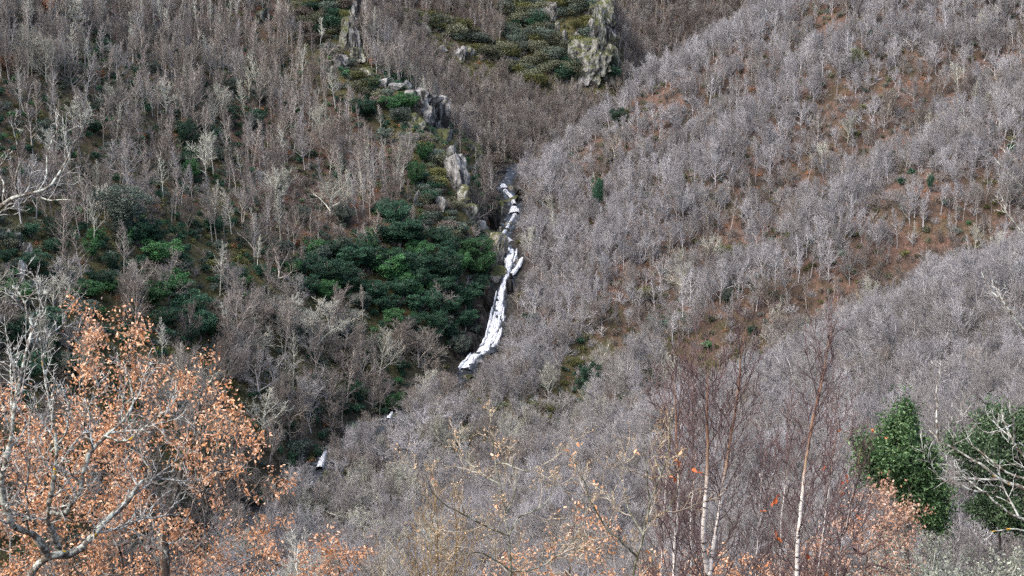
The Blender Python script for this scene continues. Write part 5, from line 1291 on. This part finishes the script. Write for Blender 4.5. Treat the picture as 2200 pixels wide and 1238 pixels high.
# --- birches
BT = [dict(n=7, wander=.06, up=.075, kids=6, start=.2, ang=(34, 24), len=(.5, .4), rr=.55, tip=.25, out=(44, 26), r=.0105),
      dict(n=5, wander=.08, up=.05, kids=4, start=.15, ang=(32, 26), len=(.5, .45), rr=.65, tip=.35),
      dict(n=3, wander=.08, up=.03, kids=0, start=0, ang=(40, 40), len=(1, 1), rr=.7, tip=.6)]
def birch(label, stems, seed, per_m, l, group, leaves=0, start=.40):
    rng = np.random.default_rng(seed)
    pls = [limb(p, a * 1.3, b, None, .003, rng) for p, a, b in stems]
    base = tuple(pls[0][0][0]); o = thing('birch_tree', label, 'tree', base, group)
    tips = []
    for k, pl in enumerate(pls):
        g = Geo(); g.tubes([pl], 8); me = local(g, base).mesh('trunk', M['birch'], True)
        a = me.attributes.new('along', 'FLOAT', 'POINT'); n = len(pl[0]); py_ = pix(pl[0])[1]
        al = np.clip((1260 - py_) / 560, 0, 1); al = np.concatenate([np.repeat(al[:n - 1], 8), al[-1:]]); a.data.foreach_set('value', al.astype(np.float32))
        t = link('trunk', me, o)
        lv = [[], [], []]; sprout(rng, pl, BT, per_m, start, l[0], l[1], lv, .99); tips.append(tips_of(lv))
        link('twigs', local(tubes_of(lv, [5, 4, 3], .005), base).mesh('twigs', M['red_twig']), t)
    if leaves:
        E = np.concatenate(tips); C = E[rng.choice(len(E), leaves)]; C = C[pix(C)[1] > 900]
        f = Geo(); f.leaves(np.repeat(C, 2, 0) - np.array(base), .11, rng, .55, 0, .3); link('foliage', f.mesh('foliage', M['red_leaf']), o)
GB = 'birches at lower right'
birch('slender white birch, leftmost of the birches, beside the leaning sapling', [([down(1446, 22), (1446, 1330, 22), (1448, 1238, 22), (1451, 1160, 22), (1456, 1090, 22), (1458, 1020, 22), (1452, 950, 22), (1450, 880, 22), (1446, 800, 22)], .042, .005)], 941, 5.2, (1.6, .7), GB, 3)
birch('twin stemmed white birch with an orange upper stem', [([down(1512, 22), (1514, 1330, 22), (1520, 1238, 22), (1528, 1170, 22), (1536, 1120, 22), (1545, 1060, 22), (1556, 1000, 22), (1566, 940, 22.1), (1578, 880, 22.1), (1586, 820, 22.2), (1592, 760, 22.2), (1604, 700, 22.3)], .06, .005),
     ([(1520, 1228, 22), (1512, 1180, 21.9), (1512, 1130, 21.8), (1516, 1060, 21.7), (1518, 1010, 21.7), (1520, 950, 21.6), (1518, 880, 21.5), (1522, 800, 21.5)], .036, .005)], 942, 5.4, (1.8, .7), GB)
birch('single straight white birch, brightest trunk, right of the twin stemmed birch', [([down(1702, 21), (1704, 1330, 21), (1708, 1238, 21), (1712, 1160, 21), (1718, 1090, 21), (1726, 1020, 21), (1736, 950, 21), (1746, 895, 21), (1757, 850, 21), (1768, 800, 21.1), (1780, 740, 21.1), (1792, 690, 21.2)], .05, .005)], 943, 5.2, (1.7, .7), GB, 8)
birch('dark red thin stemmed birch beside the russet oak, without white bark in view', [([down(1750, 24), (1752, 1330, 24), (1756, 1238, 24), (1768, 1150, 24), (1780, 1060, 24), (1790, 980, 24), (1800, 900, 24)], .022, .004), ([down(1790, 24), (1790, 1300, 24), (1800, 1200, 24), (1820, 1110, 24), (1838, 1030, 24), (1850, 960, 24)], .018, .004)], 944, 5.8, (1.5, .7), GB, 14, .55)
birch('dark twigged young birch between the twin and the single birch', [([down(1620, 26), (1620, 1330, 26), (1622, 1238, 26), (1628, 1150, 26), (1632, 1080, 26), (1640, 1010, 26), (1648, 950, 26)], .02, .004)], 945, 5, (1.5, .7), GB, 0, .6)
birch('thin dark twigged birch far right of the leaning sapling, no white bark', [([down(1480, 25), (1480, 1330, 25), (1484, 1238, 25), (1482, 1120, 25), (1490, 1000, 25), (1486, 880, 25), (1492, 780, 25)], .022, .004)], 947, 5, (1.4, .7), GB, 0, .5)
birch('dark young birch between the single birch and the russet oak', [([down(1672, 24), (1672, 1330, 24), (1676, 1238, 24), (1680, 1120, 24), (1690, 1010, 24), (1694, 900, 24)], .02, .004)], 948, 5, (1.4, .7), GB, 5, .5)
birch('fine reddish young birch in front of the leaning sapling tips', [([down(1410, 23), (1410, 1330, 23), (1418, 1238, 23), (1424, 1140, 23), (1430, 1040, 23), (1436, 950, 23), (1430, 860, 23)], .02, .004)], 946, 5, (1.4, .7), GB, 0, .5)

# --- near evergreens
def near_green(label, poly, D, seed, trunk, n, mat, size):
    rng = np.random.default_rng(seed)
    tp = limb(*trunk); base = tuple(tp[0][0]); o = thing('evergreen_bush', label, 'tree', base, 'green evergreen bushes at lower right')
    g = Geo(); g.tubes([tp], 8); link('trunk', local(g, base).mesh('trunk', M['oak_bark'], True), o)
    xs = [p[0] for p in poly]; ys = [p[1] for p in poly]; C = []
    tips = []
    cl = 0
    while cl < n:
        x, y = rng.uniform(min(xs), max(xs)), rng.uniform(min(ys), max(ys))
        if not inside(poly, x, y): continue
        # half depth from the outline's width in that row
        row = [xx for xx in np.linspace(min(xs), max(xs), 40) if inside(poly, xx, y)]
        if len(row) < 2: continue
        cx, hw = (row[0] + row[-1]) / 2, (row[-1] - row[0]) / 2 + 4
        dep = math.sqrt(max(0, 1 - ((x - cx) / hw) ** 2)) * hw * D / FPX
        tips.append(at(x + rng.normal(0, 5), y + rng.normal(0, 5), D + dep * (rng.uniform(-1, 1)))); cl += 1
    tips = np.array(tips)
    tips = tips[vnoise(tips[:, 0] * 1.3 + 30 + tips[:, 1] * .7, tips[:, 2] * 1.3 + 50, seed) + .3 * rng.uniform(0, 1, len(tips)) > .47]
    ctr = tips.mean(0); away = tips - ctr; far_ = np.linalg.norm(away, axis=1)
    sprig = tips[far_ > np.percentile(far_, 55)]; sv = sprig - ctr; sv /= np.linalg.norm(sv, axis=1, keepdims=True)
    sprig = sprig + sv * rng.uniform(.1, .55, (len(sprig), 1)) + np.array([0, 0, .12])
    br = woven(rng, tp, tips[:140], .006, rmax=.08, step=.3)
    g = Geo(); g.tubes(br, 4); link('branches', local(g, base).mesh('branches', M['oak_bark']), o)
    C = np.concatenate([np.repeat(tips, 38, 0), np.repeat(sprig, 9, 0)]); k = len(C); d = rng.normal(size=(k, 3)); d /= np.linalg.norm(d, axis=1, keepdims=True)
    C = C + d * (rng.uniform(.2, 1, k) ** .5 * .30)[:, None] * np.array([1, 1, .75])
    f = Geo(); f.leaves(C - np.array(base), size, rng, .5, .1); link('foliage', f.mesh('foliage', M[mat]), o)
near_green('cone shaped green bush left of the pale lichened branches', [(1934, 872), (1946, 868), (1964, 905), (1966, 930), (1985, 945), (2004, 980), (2012, 1020), (2030, 1060), (2036, 1100), (2036, 1125), (2016, 1140), (1976, 1115), (1950, 1090), (1930, 1070), (1880, 1052), (1846, 1010), (1842, 972), (1868, 940), (1902, 926), (1920, 910)], 46, 951,
    ([down(1950, 46), (1950, 1300, 46), (1948, 1150, 46), (1942, 1000, 46), (1940, 900, 46)], .16, .03), 640, 'near_green', .115)
near_green('broad green bush behind the yellow spotted lichened branches at right edge', [(2110, 895), (2140, 878), (2180, 900), (2215, 900), (2240, 960), (2240, 1130), (2180, 1140), (2120, 1120), (2076, 1085), (2096, 1040), (2070, 1010), (2044, 985), (2040, 955), (2070, 935), (2100, 940)], 48, 952,
    ([down(2150, 48), (2150, 1300, 48), (2148, 1150, 48), (2145, 1000, 48), (2145, 900, 48)], .09, .03), 660, 'near_green_dim', .115)

# --- lichened scrub trees low on the right, and a few bare crowns along the bottom
NS = [dict(n=6, wander=.12, up=.05, kids=(11, 13), start=.3, ang=(70, 22), len=(.6, .42), rr=.6, tip=.25), dict(n=6, wander=.15, up=.05, kids=8, start=.2, ang=(50, 32), len=(.42, .34), rr=.5, tip=.2),
      dict(n=4, wander=.16, up=.03, kids=6, start=.15, ang=(46, 32), len=(.55, .4), rr=.65, tip=.3), dict(n=3, wander=.18, up=.02, kids=4, start=.2, ang=(40, 30), len=(.6, .5), rr=.7, tip=.5), dict(n=2, wander=.2, up=0, kids=0, start=.3, ang=(30, 30), len=(.5, .4), rr=.6, tip=.5)]
NT = [far_tree(NS, 6.5, .10, 960 + i, .011) for i in range(3)]
M['lichen_tuft'] = leaf_mat('lichen_tufts', [(.16, .18, .13), (.26, .29, .22), (.40, .43, .35)])
def tufts_of(c, seed):
    r = np.random.default_rng(seed); V = np.concatenate(c.v); g = Geo()
    g.leaves(V[r.choice(len(V), 5200)] + r.normal(0, .05, (5200, 3)), .10, r, .8, .1); return g.mesh('lichen', M['lichen_tuft'])
NTUFT = [tufts_of(c, 990 + i) for i, (t, c) in enumerate(NT)]
near_k = [Kind(*k, ['pale', 'slate', 'mauve']) for k in NT]
for i, (x, ytop, D, b, sc, l) in enumerate([(2070, 1105, 52, 'pale', 1.0, 'pale lichened scrub tree below the gap between the green bushes'), (2170, 1120, 48, 'pale', 1.0, 'pale lichened scrub tree below the broad green bush'), (1990, 1150, 50, 'pale', .9, 'grey green scrub tree right of the russet oak'), (2110, 1180, 40, 'slate', .8, 'grey scrub tree at the bottom under the lichened branches'), (2210, 1190, 42, 'mauve', .8, 'brownish scrub tree in the bottom right corner'),
        (1900, 1200, 42, 'pale', .8, 'pale scrub tree at the bottom among the russet oak'), (700, 1110, 60, 'pale', 1.0, 'pale bare crown right of the large russet oak'), (800, 1090, 64, 'slate', 1.0, 'grey bare crown above the thin ochre rods'), (1300, 1130, 60, 'slate', 1.0, 'grey bare crown behind the russet spray between saplings'), (1560, 1140, 60, 'slate', 1.0, 'grey bare crown low behind the twin stemmed birch'), (2040, 1130, 44, 'pale', .9, 'pale scrub crown hiding the foot of the cone shaped bush'), (2130, 1110, 45, 'slate', .9, 'grey scrub crown hiding the foot of the broad bush'), (1960, 1130, 46, 'slate', .7, 'small grey crown between russet oak and cone shaped bush'), (2200, 1110, 44, 'pale', .9, 'pale scrub crown at the right edge under the broad bush'), (2090, 1150, 36, 'pale', .75, 'near pale scrub crown at the bottom below the broad bush'), (2010, 1185, 36, 'slate', .7, 'near grey scrub crown at the bottom below the cone shaped bush'), (2150, 1200, 34, 'pale', .7, 'lowest pale scrub crown near the bottom right corner'), (1940, 1210, 36, 'pale', .7, 'low pale scrub crown right of the russet oak foot')]):
    K = near_k[i % 3]; tp_ = at(x, ytop, D); gz = float(ground(tp_[0], tp_[1])); s = sc * 1.05
    o = thing('scrub_tree', l, 'tree', (tp_[0], tp_[1], tp_[2] - K.h * s), 'bare scrub trees along the bottom')
    t = link('trunk', K.tr[b], o); c = link('crown', K.cr[b], o); o.scale = (s, s, s); o.rotation_euler = (0, 0, i * 2.1)
    if x > 1700: link('lichen', NTUFT[i % 3], o)
    drop = o.location.z - gz
    if drop > .3:                                           # the bole down to the ground
        g = Geo(); g.tubes([(np.array([[0, 0, -drop / s - .5], [.1, 0, -drop / s * .5], [0, 0, .3]]), np.array([.15, .12, .10]))], 7, False)
        link('bole', g.mesh('bole', M[b + '_bark'], True), o)
